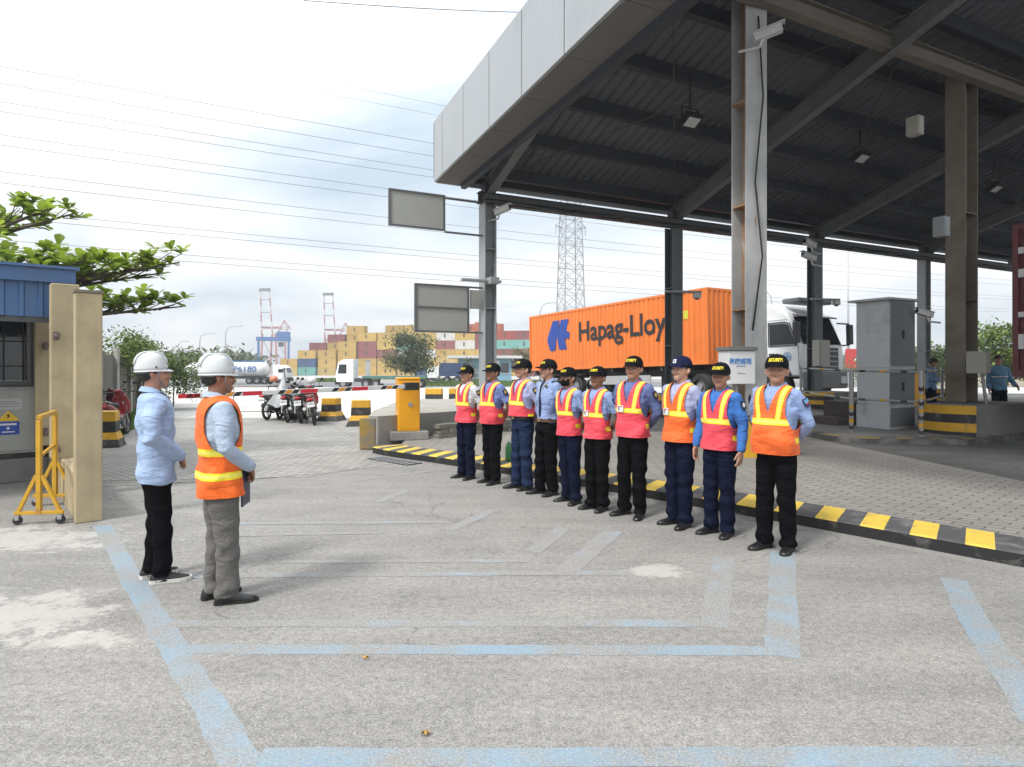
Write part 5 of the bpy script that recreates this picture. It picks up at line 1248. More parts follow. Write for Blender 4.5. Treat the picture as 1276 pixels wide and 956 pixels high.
# ---------------------------------------------------------------- lorry with the orange container
rub = M('black_rubber', (.02,.02,.02), .7); chas = M('chassis_black', (.03,.03,.032), .6, var=.3, vs=3, dirt=(.10,.09,.075), dirt_s=2)
HD = math.atan2(-.848, .53)
tilt = math.atan2(.33, 12.68)
def wheel(parent, c, r_=.52, w=.30, rimc=(.32,.32,.33), dual=False, hub=True):
    b = MB(); x, y, z = c
    prof = [(r_*.56,-w/2),(r_*.9,-w/2),(r_,-w*.34),(r_,w*.34),(r_*.9,w/2),(r_*.56,w/2)]
    b.rings([[(x+q*math.cos(a), y+h, z+q*math.sin(a)) for a in [2*math.pi*j/28 for j in range(28)]] for q, h in prof], False)
    o = b.obj('tyre', rub, parent, smooth=True)
    b = MB(); s = -1
    b.disc((x,y,z), r_*.57, w*.55, 'Y', 20); b.disc((x,y-w*.30,z), r_*.26, w*.3, 'Y', 14)
    for k in range(8): b.disc((x+r_*.38*math.cos(k*.785), y-w*.28, z+r_*.38*math.sin(k*.785)), .022, .05, 'Y', 6)
    b.obj('rim', M('wheel_rim_grey', rimc, .5, .4), o, smooth=True); return o
TR = dict(loc=(7.75, 25.2, .33), rot=(0, -tilt, HD))
k = 1.04
oc = empty('shipping_container', (7.75,25.2,.33), label='bright orange forty foot container with black lettering on the trailer', cat='container', rot=TR['rot'])
org = M('orange_container_paint', (.80,.20,.028), .5, var=.10, vs=1.2, dirt=(.55,.15,.04), dirt_s=1.1, dirt_a=(.58,.78), streak=.16)
cb = container_mesh(12.68, 2.54, 3.04, .285, .038); cb.v = [(x-12.68, y, z+1.40) for x, y, z in cb.v]
cb.obj('container_body', org, oc)
oc_txt = M('container_black_lettering', (.016,.015,.016), .55); oc_blue = M('container_logo_blue', (.012,.055,.30), .55)
def side(t, z): return (-t, -.0165, z)
vs_, fs_ = text_geo('Hapag-Lloyd', 1.0, .022, 0, 4); xs = [p[0] for p in vs_]; w_ = max(xs)-min(xs); x0 = min(xs)
capH = max(p[1] for p in text_geo('H', 1.0, .022, 0, 2)[0])-min(p[1] for p in text_geo('H', 1.0, .022, 0, 2)[0]); ybase = min(p[1] for p in text_geo('H', 1.0, .022, 0, 2)[0])
k_ = .98/capH; LW = 6.55
b = MB(); b.add([(-8.19+(x-x0)/w_*LW, -.0165, 2.16+.33*0+(y-ybase)*k_+.62) for x, y, z in vs_], fs_); b.obj('lettering', oc_txt, oc)
# slanted two-bar emblem
b = MB()
def em(pts): b.add([(-10.95+u*1.95, -.0165, 2.42+v_*1.58) for u, v_ in pts], [tuple(range(len(pts)))])
em([(.28,1),(.58,1),(.36,.0),(.13,0),(.0,.36),(.03,.48)])
em([(.64,1),(.98,1),(.88,.62),(1.04,.55),(.98,.36),(.80,.36),(.90,.02),(.55,.02),(.50,.22),(.46,.50)])
b.obj('emblem', oc_blue, oc, fix=True)
b = MB(); b.add([(-1.95,-.0165,3.30),(-1.65,-.0165,3.30),(-1.80,-.0165,3.56)], [(0,1,2)]); b.obj('warning_sticker', M('warning_yellow', (.75,.48,.02), .5), oc)
b = MB(); b.bx(-1.25,-1.0,-.018,-.0165,3.28,3.62); b.obj('label_sticker', M('label_lime', (.6,.55,.04), .5), oc)
b = MB(); b.add([(.012,1.75,3.45),(.012,2.05,3.45),(.012,1.9,3.72)], [(0,1,2)]); b.obj('warning_sticker', MATS['warning_yellow'], oc)
# trailer
tl = empty('semi_trailer', TR['loc'], label='skeletal black semi trailer carrying the orange container', cat='trailer', rot=TR['rot'])
b = MB(); b.ibeam((-12.6,.75,1.17),(-.2,.75,1.17),.15,.42); b.ibeam((-12.6,1.8,1.17),(-.2,1.8,1.17),.15,.42)
for x in np.arange(-12.2,0,1.6): b.bx(x-.06,x+.06,.05,2.5,1.2,1.385)
b.obj('chassis_frame', chas, tl)
for x in (-11.2,-9.9,-8.6):
    wheel(tl, (x,.2,.52)); wheel(tl, (x,2.34,.52))
b = MB(); b.bx(-11.9,-7.9,-.05,.5,1.12,1.16); b.obj('mudguard', chas, tl)
b = MB(); b.bx(-7.4,-3.2,-.02,.02,.62,1.02); b.obj('side_guard', M('side_guard_silver', (.45,.45,.45), .5, .3), tl)
for y in (.6,1.9):
    b = MB(); b.bx(-3.1,-2.95,y-.07,y+.07,.25,1.1); b.bx(-3.2,-2.85,y-.12,y+.12,.2,.25); b.obj('landing_leg', chas, tl)
# tractor
tk = empty('truck_cab', TR['loc'], label='white tractor unit with high roof pulling the orange container', cat='truck', rot=TR['rot'])
wht = M('white_truck_paint', (.88,.89,.90), .28, var=.05, vs=1, dirt=(.62,.61,.59), dirt_s=.9, dirt_a=(.55,.8), coat=.3)
gls = M('truck_glass', (.02,.024,.028), .08, spec=.35); drk = M('truck_dark_plastic', (.035,.036,.038), .5)
W = 2.55
b = MB()
x0, x1 = 1.75, 3.98
prof = [(x0,.85),(x1-.05,.85),(x1+.02,1.45),(x1-.02,1.95),(x1-.42,2.98),(x1-.95,3.42),(x1-1.45,3.5),(x0,3.46)]
rows = []
for y, ins in ((0.0,.10),(.05,.03),(.14,0),(W-.14,0),(W-.05,.03),(W,.10)):
    cx, cz = (x0+x1)/2, 2.1; rows.append([(cx+(x-cx)*(1-ins*.5), y, cz+(z-cz)*(1-ins*.5)) for x, z in prof])
b.rings(rows); cabo = b.obj('cab_body', wht, tk, smooth=True, fix=True, bevel=.03)
b = MB(); b.add([(x1+.005,.16,1.98),(x1+.005,W-.16,1.98),(x1-.40,W-.22,2.96),(x1-.40,.22,2.96)], [(0,1,2,3)]); b.add([(x1+.012,.16,1.98),(x1+.012,W-.16,1.98),(x1-.385,W-.22,2.96),(x1-.385,.22,2.96)], [(0,1,2,3)]); b.obj('windscreen', gls, tk)
b = MB(); b.add([(x1-1.20,-.012,1.98),(x1-.20,-.012,1.98),(x1-.44,-.012,2.66),(x1-.62,-.012,2.72),(x1-1.20,-.012,2.72)], [(0,1,2,3,4)]); so = b.obj('side_window', gls, tk, solid=.01)
b = MB()
P_ = [(x1-1.24,1.94),(x1-.14,1.94),(x1-.40,2.70),(x1-.60,2.77),(x1-1.24,2.77)]
for i in range(5): b.beam((P_[i][0],-.006,P_[i][1]),(P_[(i+1)%5][0],-.006,P_[(i+1)%5][1]),.03,.05,(0,1,0))
b.obj('window_seal', drk, so)
b = MB()
for (xa,za,xb_,zb_) in ((x1-1.32,.95,x1-1.32,2.85),(x1-1.32,2.85,x1-.5,2.85),(x1-.06,1.1,x1-.10,1.9),(x0+.02,1.5,x1-1.35,1.5)): b.beam((xa,-.002,za),(xb_,-.002,zb_),.012,.014,(0,1,0))
b.obj('door_gap', drk, tk)
b = MB(); b.bx(x1-1.22,x1-1.0,-.05,-.01,1.62,1.68); b.obj('door_handle', drk, tk)
b = MB(); b.box((x1-.26,W/2,2.98),(.26,W-.3,.05),0,None,Matrix.Rotation(R(18),3,'Y')); b.obj('sun_visor', M('visor_smoke', (.10,.10,.11), .3), tk, bevel=.01)
b = MB(); b.bx(x1-.02,x1+.16,.04,W-.04,.42,1.02); b.obj('bumper', M('truck_grey_plastic', (.16,.165,.17), .5), tk, bevel=.05)
b = MB(); b.bx(x1-.01,x1+.075,.45,W-.45,1.06,1.86); gr = b.obj('grille', drk, tk, bevel=.02)
for z in (1.2,1.38,1.56,1.74):
    b = MB(); b.bx(x1+.08,x1+.10,.5,W-.5,z-.025,z+.025); b.obj('grille_bar', M('grille_grey', (.28,.28,.29), .4, .5), gr)
for y in (.32,W-.32):
    b = MB(); b.bx(x1+.10,x1+.185,y-.2,y+.2,.58,.86); h_ = b.obj('headlight', M('headlight_glass', (.45,.47,.5), .08, spec=.8), tk, bevel=.03)
    b = MB(); b.bx(x1+.09,x1+.178,y-.235,y+.235,.55,.57); b.obj('headlight_trim', drk, h_)
for s, y in ((-1,-.30),(1,W+.30)):
    b = MB(); b.bx(x1-.02,x1+.14,y-.12,y+.12,2.0,2.72); m_ = b.obj('wing_mirror', drk, tk, bevel=.03); b = MB(); b.beam((x1-.25,y-s*.30,2.78),(x1+.05,y,2.74),.05,.05); b.beam((x1-.20,y-s*.30,1.95),(x1+.05,y,1.99),.05,.05); b.obj('mirror_arm', drk, m_)
b = MB(); b.bx(x0-1.0,x0+.0,.0,W,3.0,3.04) if False else b.box((x0-.05,.06,2.4),(.5,.03,2.1)); b.obj('side_deflector', wht, tk, bevel=.01)
b = MB(); b.box((x0-.05,W-.06,2.4),(.5,.03,2.1)); b.obj('side_deflector', wht, tk, bevel=.01)
b = MB(); b.bx(x1-.9,x1-.2,.3,W-.3,3.44,3.62) ; b.obj('roof_spoiler', M('spoiler_grey', (.12,.125,.13), .4), tk, bevel=.05)
b = MB(); b.ibeam((-2.2,.85,.9),(x1-.3,.85,.9),.1,.25); b.ibeam((-2.2,1.7,.9),(x1-.3,1.7,.9),.1,.25); b.obj('chassis_rail', chas, tk)
for x in (x1-.95,): wheel(tk,(x,.18,.52)); wheel(tk,(x,W-.18,.52))
for x in (-.45,-1.75):
    wheel(tk,(x,.22,.52),w=.55); wheel(tk,(x,W-.22,.52),w=.55)
b = MB(); b.bx(.35,1.6,-.02,.5,.45,1.05); b.obj('fuel_tank', M('alloy_tank', (.5,.5,.51), .3, .8), tk, bevel=.08)
b = MB(); b.path([(x1-1.5,0,.9),(x1-1.38,-.01,1.12),(x1-.95,-.01,1.2),(x1-.5,-.01,1.12),(x1-.4,0,.9)], [(.03,.06)]*5, 6); b.obj('wheel_arch', drk, tk)
b = MB(); b.bx(x1-1.45,x1-.45,-.03,.1,.35,.5) if False else b.bx(x0+.05,x0+.35,-.03,.3,.35,.8); b.obj('cab_step', drk, tk, bevel=.02)
# round blue emblem and lettering on the door
em_m = M('door_emblem_blue', (.18,.36,.62), .5)
b = MB(); b.torus((x1-.52,-.014,1.55), .155, .012, 'Y', 24, 6, sx=.3); b.torus((x1-.52,-.014,1.55), .10, .010, 'Y', 20, 6, sx=.3)
b.bx(x1-.62,x1-.42,-.018,-.010,1.53,1.57); b.bx(x1-.54,x1-.50,-.017,-.009,1.46,1.65); b.obj('door_emblem', em_m, tk)
text_obj('door_lettering', 'CHI', .3, M('door_text_blue', (.05,.13,.42), .5), tk, (x0+.28,-.02,1.58), (R(90),0,0), .006)
# maroon container just inside the right edge
mr = M('maroon_container_paint', (.15,.035,.04), .55, var=.25, vs=1.2, dirt=(.09,.03,.03), dirt_s=1.1)
mo = empty('shipping_container', (9.55,12.25,0), R(-60), 'maroon container on a trailer at the right edge of the photo', 'container')
cb = container_mesh(12.2, 2.44, 2.9, .285, .038); cb.v = [(x, y, z+1.42) for x, y, z in cb.v]; cb.obj('container_body', mr, mo)
for xx in (.22, .42):
    b = MB(); b.tube((xx,-.03,1.5),(xx,-.03,4.2),.018,n=8)
    for z in (1.7,2.4,3.2,3.95): b.bx(xx-.05,xx+.05,-.04,-.012,z-.05,z+.05)
    b.obj('lock_rod', mr, mo)
for z, h_ in ((1.95,.28),(3.3,.16),(3.75,.12),(2.55,.10)):
    b = MB(); b.bx(.10,.36,-.022,-.018,z,z+h_); b.obj('white_placard', M('placard_white', (.62,.62,.62), .5), mo)
t2 = empty('semi_trailer', (9.55,12.25,0), R(-60), 'dark trailer under the maroon container at the right edge', 'trailer')
b = MB(); b.ibeam((.1,.7,1.2),(12,.7,1.2),.15,.4); b.ibeam((.1,1.75,1.2),(12,1.75,1.2),.15,.4); b.obj('chassis_frame', chas, t2)
for x in (1.6,2.9,4.2): wheel(t2,(x,.2,.67)); wheel(t2,(x,2.25,.67))
# ---------------------------------------------------------------- far lorries
def lorry_cab(r, x, colm, h=2.9):
    b = MB(); prof = [(x,.7),(x+1.9,.7),(x+1.98,1.6),(x+1.7,h-.35),(x+1.1,h),(x,h+.05)]
    b.rings([[(p[0],y,p[1]) for p in prof] for y in (0,2.4)]); b.obj('cab_body', colm, r, fix=True, bevel=.04)
    b = MB(); b.add([(x+1.985,.2,1.65),(x+1.985,2.2,1.65),(x+1.73,2.1,h-.4),(x+1.73,.3,h-.4)], [(0,1,2,3)]); b.obj('windscreen', gls, r, solid=.02)
    for y in (-.012, 2.412):
        b = MB(); b.add([(x+.75,y,1.65),(x+1.75,y,1.65),(x+1.58,y,h-.55),(x+.75,y,h-.55)], [(0,1,2,3)]); b.obj('side_window', gls, r, solid=.01)
    b = MB(); b.bx(x+1.9,x+2.12,.02,2.38,.4,.95); b.obj('bumper', drk, r, bevel=.04)
    b = MB(); b.bx(x+1.6,x+1.75,-.35,-.1,1.7,2.3); b.obj('wing_mirror', drk, r)
    for y in (.2,2.2): wheel(r,(x+1.2,y,.5),.5)
# white cab with green flatbed, facing left
r = empty('flatbed_truck', (px(424,75), 75, gz(0,75)), R(180), 'white truck with empty green flatbed trailer on the far road', 'truck'); r.location.x += 2.2
lorry_cab(r, .1, wht, 3.25); gt = M('green_trailer_paint', (.05,.16,.14), .55)
b = MB(); b.bx(-1.2,.0,.3,2.1,.75,1.1); b.obj('chassis_frame', chas, r)
b = MB(); b.bx(-8.0,-.9,.0,2.45,1.15,1.38); b.obj('trailer_bed', gt, r)
b = MB()
for i in range(9): b.bx(-1.35,-1.30,.05+.29*i,.09+.29*i,1.39,3.1)
b.bx(-1.36,-1.29,.0,2.45,3.1,3.2); b.obj('headboard', M('rack_grey', (.4,.42,.43), .5), r)
for x in (-1.3,-2.4,-6.4,-7.4):
    for y in (.2,2.25): wheel(r,(x,y,.5),.5)
b = MB(); b.bx(-5.4,-3.0,2.44,2.5,.55,1.0); b.bx(-5.4,-3.0,-.03,.02,.55,1.0); b.obj('side_guard', M('side_guard_silver', (.45,.45,.45), .5, .3), r)
# tanker, facing right
r = empty('tanker_truck', (px(340,90), 90, gz(0,90)), 0, 'white tanker truck with blue lettering behind the white helmets', 'tanker'); r.location.x -= .2
lorry_cab(r, .2, wht, 2.7); tw = M('tank_white', (.64,.64,.63), .4, var=.06, dirt=(.42,.38,.32), dirt_s=.7)
b = MB(); rs_ = []
for x, q in ((-12.6,.25),(-12.5,.7),(-12.2,.93),(-11.8,1),(-1.6,1),(-1.2,.93),(-.95,.7),(-.85,.25)): rs_.append([(x, 1.2+1.2*q*math.cos(a), 2.05+1.08*q*math.sin(a)) for a in [2*math.pi*j/28 for j in range(28)]])
b.rings(rs_); tk_ = b.obj('tank', tw, r, smooth=True)
b = MB(); b.bx(-9.0,-1.5,.9,1.5,3.10,3.26); b.obj('roof_walkway', M('walkway_blue', (.08,.2,.5), .5), tk_)
text_obj('tank_lettering', 'P6180', 1.15, M('tank_text_blue', (.03,.14,.36), .5), tk_, (-3.75,-.03,2.12), (R(90),0,0), .01, .01, sx=1.15)
b = MB(); b.bx(-12.0,.1,.5,1.9,.75,1.05); b.obj('chassis_frame', chas, r)
for x in (-10.8,-9.6,-3.2,-2.1,-1.0):
    for y in (.2,2.2): wheel(r,(x,y,.5),.5)
b = MB(); b.bx(-7.8,-6.6,-.02,.3,.55,1.15); b.obj('hose_locker', M('locker_red', (.45,.06,.05), .5), r)
r = empty('box_truck', (px(549,103), 103, gz(0,103)), R(180), 'small white truck with dark blue load in front of the stacks', 'truck'); lorry_cab(r, .0, wht, 2.5)
b = MB(); b.bx(-3.6,-.1,0,2.4,1.0,3.1); b.obj('cargo_box', M('cargo_blue', (.03,.06,.15), .6), r)
for x in (-1.2,-2.8):
    for y in (.2,2.2): wheel(r,(x,y,.5),.5)
# ---------------------------------------------------------------- barrier
bar = empty('barrier_box', (px(508,12.85), 12.85, sz(0,12.8)), R(20), 'orange yellow barrier box on a concrete plinth', 'barrier')
oy = M('barrier_orange_yellow', (.80,.36,.008), .35, var=.06, vs=2, coat=.2)
b = MB(); b.bx(-.37,.37,-.27,.27,.0,.17); b.obj('plinth', con_mat('grey_concrete', (.30,.29,.27)), bar, bevel=.015)
b = MB(); b.bx(-.215,.215,-.17,.17,.172,1.18); b.obj('housing', oy, bar, bevel=.012)
b = MB(); b.bx(-.225,.225,-.18,.18,1.182,1.235); b.obj('lid', oy, bar, bevel=.02)
b = MB(); b.disc((.02,-.18,.70),.045,.03,'Y',18); b.obj('lock', M('lock_chrome', (.55,.55,.55), .25, .8), bar, smooth=True)
b = MB(); b.bx(-.20,.20,-.176,-.171,.22,1.14); b.obj('service_door', oy, bar, bevel=.003)
boom = empty('barrier_boom', (0,0,0), 0, 'red, white and orange striped boom held out from the barrier box', 'barrier boom')
e0, e1 = Vector((px(519,12.62), 12.62, 1.235)), Vector((px(232,10.1), 10.1, 1.15))
d = (e1-e0).normalized(); Lb = (e1-e0).length
b = MB(); b.box(e0+d*.12, (.30,.13,.15), math.atan2(d.y,d.x)); b.obj('clamp', M('clamp_black', (.03,.03,.032), .5), boom, bevel=.015)
bw_ = M('boom_white', (.70,.70,.70), .45); b_r = M('boom_red', (.62,.025,.04), .45); b_o = M('boom_orange', (.72,.28,.03), .45); b_k = M('boom_black', (.02,.02,.02), .5)
b = MB(); b.beam(e0+d*.25, e1, .04, .078); b.obj('pole', bw_, boom, bevel=.008)
pp = .62; n_seg = 7; seg = (Lb-.55)/n_seg
sdv = d.cross(Vector((0,0,1))).normalized(); sdv = sdv if sdv.y < 0 else -sdv; upv = Vector((0,0,1))
def bandq(s0, s1, m_, nm, sk=0):
    b = MB()
    for sg in (-1, 1):
        o = sdv*(.0215*sg); p = lambda s, h: e0+d*s+upv*h+o+Vector((0,0,0))
        slope = (e1.z-e0.z)/Lb
        q = [p(s0+sk,-.034),p(s1+sk,-.034),p(s1-sk,.034),p(s0-sk,.034)]; b.add(q, [(0,1,2,3)])
    b.obj(nm, m_, boom)
for i in range(4):
    s_ = .42+i*1.22*(Lb-.5)/4.6
    bandq(s_, s_+.10, b_k, 'black_band', .03); bandq(s_+.12, s_+.22, b_o, 'orange_band', .03); bandq(s_+.24, s_+.34, b_k, 'black_band', .03)
    bandq(s_+.62, s_+.93, b_r, 'red_band')
bandq(Lb-.09, Lb-.005, b_k, 'black_band'); bandq(Lb-.19, Lb-.10, b_o, 'orange_band')
b2 = empty('barrier_box', (px(1143,21), 21, sz(0,21)), 0, 'second yellow barrier box far behind the grey cabinet', 'barrier'); b = MB(); b.bx(-.2,.2,-.17,.17,0,1.05); b.obj('housing', oy, b2, bevel=.012); b = MB(); b.bx(-.21,.21,-.18,.18,1.052,1.1); b.obj('lid', oy, b2, bevel=.015)
# ---------------------------------------------------------------- yellow and black concrete blocks
def road_block(p, rz, label, w=.46, h=.66, foot=True, group='yellow and black concrete blocks'):
    r = empty('road_block', p, rz, label, 'concrete block', group); n = 4; zz = [0,.22,.42,.72,1.0] if foot else [0,.5,1]
    for i in range(len(zz)-1):
        b = MB(); z0, z1 = zz[i]*h, zz[i+1]*h
        f = lambda z: (w/2*(1.5-.45*min(1,z/h/.42)) if (foot and z/h < .42) else w/2*(1.05-.12*z/h)) if foot else w/2
        a0, a1 = f(z0), f(z1); b.rings([[(-a0,-a0,z0),(a0,-a0,z0),(a0,a0,z0),(-a0,a0,z0)],[(-a1,-a1,z1),(a1,-a1,z1),(a1,a1,z1),(-a1,a1,z1)]])
        b.obj('painted_band', (blk, yel)[i % 2], r, bevel=.012)
    return r
road_block((px(450,17.7),17.7,0), R(10), 'striped concrete block nearest the orange yellow barrier box', .52, .70)
road_block((px(413,19.3),19.3,0), R(-8), 'striped concrete block right of the parked red motorbike', .46, .68)
road_block((px(371,20.2),20.2,0), R(5), 'striped concrete block half hidden between two parked motorbikes', .46, .68)
road_block((px(133,12.95),12.95,0), R(20), 'striped concrete block just right of the cream pillar', .40, .72)
road_block((px(541,36),36,gz(0,36)), 0, 'small two tone block behind the raised concrete island, left one', .9, .62, False); road_block((px(570,36.5),36.5,gz(0,36)), 0, 'small two tone block partly behind the leftmost guard', .9, .62, False)
# folding barricade
bc = empty('rail_barricade', (px(311,21.0),21.0,0), R(6), 'rusty white rail barricade behind the boom', 'barricade'); rw = M('rusty_white_rail', (.42,.33,.28), .7, var=.4, vs=9, dirt=(.25,.10,.05), dirt_s=6)
for z in (.16,.98):
    b = MB(); b.tube((-.55,0,z),(1.75,0,z),.018,n=8); b.obj('rail', rw, bc)
for x in (-.5,.6,1.7):
    b = MB(); b.tube((x,0,0),(x,0,.98),.018,n=8); b.obj('post', rw, bc)
for x in (-.5,1.7):
    b = MB(); b.tube((x,-.3,0),(x,0,.35),.015,n=6); b.tube((x,.3,0),(x,0,.35),.015,n=6); b.tube((x,0,.3),(x+.3,0,.0),.013,n=6); b.obj('foot_brace', rw, bc)
# ---------------------------------------------------------------- motorbikes
def bike_body_mat():
    m = bpy.data.materials.new('bike_paint'); m.use_nodes = True; t = NT(m); oi = t.n('ObjectInfo'); t.put(t.p.inputs['Base Color'], oi.outputs['Color']); t.p.inputs['Roughness'].default_value = .25; t.p.inputs['Coat Weight'].default_value = .4
    f = t.noise(t.obj(), 9, 4); t.put(t.p.inputs['Roughness'], t.ramp(f, .3, .7, (.2,.2,.2,1), (.4,.4,.4,1))); return m
BP = bike_body_mat(); blkp = M('bike_black_plastic', (.018,.018,.019), .45); chrome = M('bike_chrome', (.6,.6,.6), .2, .9)
def build_bike():
    r = empty('motorbike')
    for x, nm in ((-.62,'rear'),(.63,'front')):
        b = MB(); b.torus((x,0,.28), .235, .042, 'Y', 30, 8); w = b.obj('tyre', rub, r, smooth='all')
        b = MB(); b.torus((x,0,.28), .195, .012, 'Y', 24, 6, sx=2)
        for k in range(6): b.beam((x,0,.28),(x+.19*math.cos(k*1.047),0,.28+.19*math.sin(k*1.047)),.02,.02,(0,1,0))
        b.disc((x,0,.28),.05,.10,'Y',14); b.obj('rim', M('bike_rim', (.2,.2,.21), .4, .6), w, smooth=True)
        b = MB(); b.rings([[ (x+(.29)*math.cos(a), y, .28+(.29 if abs(y)<.05 else .25)*math.sin(a)) for y in (-.055,-.045,0,.045,.055)] for a in [R(20+ (130 if nm=='front' else 110)*i/12) + (0 if nm=='front' else R(20)) for i in range(13)]], False, closed=False); b.obj('mudguard', BP if nm == 'front' else blkp, r, smooth='all', solid=.006)
    for y in (-.07,.07):
        b = MB(); b.tube((.63,y,.28),(.42,y*.8,.80),.022,n=8); b.obj('fork', chrome, r, smooth=True)
        b = MB(); b.tube((-.62,y*1.8,.30),(-.50,y*1.5,.62),.03,n=8); b.obj('shock_absorber', chrome, r, smooth=True)
    b = MB(); b.path([(.44,0,.55),(.50,0,.70),(.46,0,.88),(.40,0,.98)], [(.17,.05),(.20,.07),(.17,.08),(.10,.05)], 12, side=(0,1,0), round_ends=True); b.obj('leg_shield', BP, r, smooth='all')
    b = MB(); b.path([(.46,0,.92),(.42,0,1.0),(.36,0,1.05)], [(.10,.06),(.12,.07),(.08,.05)], 12, side=(0,1,0), round_ends=True); hc = b.obj('headlight_cowl', BP, r, smooth='all')
    b = MB(); b.ell((.50,0,.985),(.03,.075,.055),12,8); b.obj('headlight', M('headlight_glass', (.45,.47,.5), .08), hc, smooth='all')
    b = MB(); b.path([(.34,0,.48),(.05,0,.46),(-.25,0,.60),(-.6,0,.72),(-.85,0,.80)], [(.08,.11),(.09,.09),(.13,.12),(.12,.09),(.05,.04)], 12, side=(0,1,0), round_ends=True); b.obj('body_panel', BP, r, smooth='all')
    b = MB(); b.path([(.08,0,.70),(-.1,0,.745),(-.4,0,.765),(-.72,0,.82)], [(.07,.05),(.115,.055),(.12,.055),(.08,.04)], 12, side=(0,1,0), round_ends=True); b.obj('seat', M('bike_seat', (.02,.02,.02), .6), r, smooth='all')
    b = MB(); b.path([(.15,0,.33),(-.25,0,.30)], [(.12,.13),(.13,.12)], 12, side=(0,1,0), round_ends=True); b.disc((-.08,-.15,.32),.10,.06,'Y',16); b.obj('engine', M('engine_grey', (.12,.12,.12), .5, .5), r, smooth=True)
    b = MB(); b.path([(.1,-.10,.22),(-.3,-.15,.22),(-.45,-.16,.28),(-.95,-.17,.42)], [.02,.025,.045,.05], 10); b.obj('exhaust', chrome, r, smooth=True)
    b = MB(); b.path([(.28,-.36,1.02),(.34,-.2,1.03),(.38,0,1.02),(.34,.2,1.03),(.28,.36,1.02)], .014, 8); hb = b.obj('handlebar', blkp, r, smooth='all')
    for s in (-1, 1):
        b = MB(); b.path([(.30,s*.26,1.03),(.33,s*.30,1.14),(.30,s*.36,1.19)], .007, 6); b.ell((.29,s*.38,1.22),(.015,.055,.04),12,8); b.obj('mirror', blkp, r, smooth='all')
        b = MB(); b.tube((.28,s*.26,1.02),(.25,s*.38,1.02),.019,n=8); b.obj('grip', rub, hb, smooth=True)
    b = MB(); b.ell((-.88,0,.74),(.03,.085,.04),12,8); b.obj('tail_light', M('tail_lamp_red', (.45,.015,.02), .2), r, smooth='all')
    b = MB(); b.box((-.92,0,.60),(.012,.19,.14),0,None,Matrix.Rotation(R(18),3,'Y')); pl_ = b.obj('number_plate', M('plate_white', (.72,.72,.72), .4), r)
    b = MB()
    for z in (.03,-.03):
        for k in range(4): b.box((-.929-z*.32,-.06+.04*k,.60+z),(.004,.024,.035),0,None,Matrix.Rotation(R(18),3,'Y'))
    b.obj('plate_print', M('plate_grey_print', (.15,.16,.17), .5), pl_)
    b = MB(); b.tube((-.1,.10,.25),(-.15,.26,.02),.014,n=6); b.obj('side_stand', blkp, r)
    b = MB(); b.path([(-.55,-.10,.80),(-.9,-.09,.86),(-.9,.09,.86),(-.55,.10,.80)], .012, 6); b.obj('grab_rail', chrome, r, smooth=True)
    return r
mb0 = build_bike(); MBG = 'motorbikes parked beyond the boom'
def place_bike(o, p, rz, col, label, first=False, lean=6, group=MBG):
    c_ = o if first else copy_tree(o); c_.location = p; c_.rotation_euler = Euler((R(-lean), 0, rz)); tag(c_, label, 'motorbike', group)
    for ch in c_.children_recursive: ch.color = (*col, 1)
    return c_
place_bike(mb0, (px(390,18.1),18.3,0), R(106), (.26,.015,.03), 'red motorbike parked at the right end of the row beyond the boom', True, 9)
place_bike(mb0, (px(361,19.0),19.2,0), R(98), (.05,.05,.055), 'dark motorbike under the silver sheet beyond the boom')
place_bike(mb0, (px(340,19.8),20.1,0), R(85), (.16,.165,.17), 'leftmost grey motorbike of the row beyond the boom', lean=4)
place_bike(mb0, (px(141,14.6),14.8,0), R(106), (.20,.012,.018), 'red scooter parked by the fence, the one nearest the striped block', group='motorbikes parked by the fence')
place_bike(mb0, (px(129,15.3),15.5,0), R(100), (.09,.012,.025), 'dark maroon motorbike parked by the fence close to the cream pillar', group='motorbikes parked by the fence')
place_bike(mb0, (px(376,18.7),18.9,0), R(101), (.035,.035,.04), 'black motorbike tucked between the red one and the silver sheet')
place_bike(mb0, (px(350,19.9),20.4,0), R(92), (.10,.10,.11), 'grey motorbike standing close behind the pointed silver sheet', lean=5)
place_bike(mb0, (px(241,70),70,gz(0,70)), R(170), (.5,.5,.5), 'far small motorbike on the pale concrete beside the tanker', lean=0)
place_bike(mb0, (px(543,96),96,gz(0,96)), R(10), (.05,.05,.05), 'tiny dark motorbike on the verge below the blue building', lean=0)
# silver sheet draped over bike and mirrors
tp = MB(); g = []; q = random.Random(3)
for i in range(15):
    u = i/14; z = 1.50-1.05*u**.8; rr_ = .015+.52*u**1.15; row = []
    for j in range(37):
        a = 2*math.pi*j/36; f_ = 1+.16*u*math.sin(5*a+.6)+.07*u*math.sin(11*a+2); row.append((rr_*f_*math.cos(a)*.85+.05*u, rr_*f_*math.sin(a)*1.25, z+.06*u*math.sin(5*a+.6)))
    g.append(row)
tp.grid(g); to = tp.obj('dust_sheet', M('silver_sheet', (.30,.31,.315), .45, .1, var=.2, vs=6, bump=.4, bs=14), smooth='all', solid=.004, loc=(px(351,19.3),19.5,.02)); tag(to, 'pointed silver sheet draped over a parked motorbike', 'sheet')
def helm(p, col, label):
    r = empty('crash_helmet', p, R(200), label, 'helmet'); b = MB(); b.ell((0,0,0),(.125,.14,.125),18,12,z0=-.6); b.obj('shell', M('helmet_paint_'+label.split()[0], col, .3, coat=.3), r, smooth='all'); b = MB(); b.ell((0,-.03,-.01),(.115,.125,.06),16,8); b.obj('visor', drk, r, smooth='all')
helm((px(342,19.4),19.35,1.24), (.62,.20,.12), 'orange and white crash helmet hung on a motorbike mirror'); helm((px(386,18.3),18.5,1.22), (.66,.66,.66), 'white crash helmet on the red motorbike')
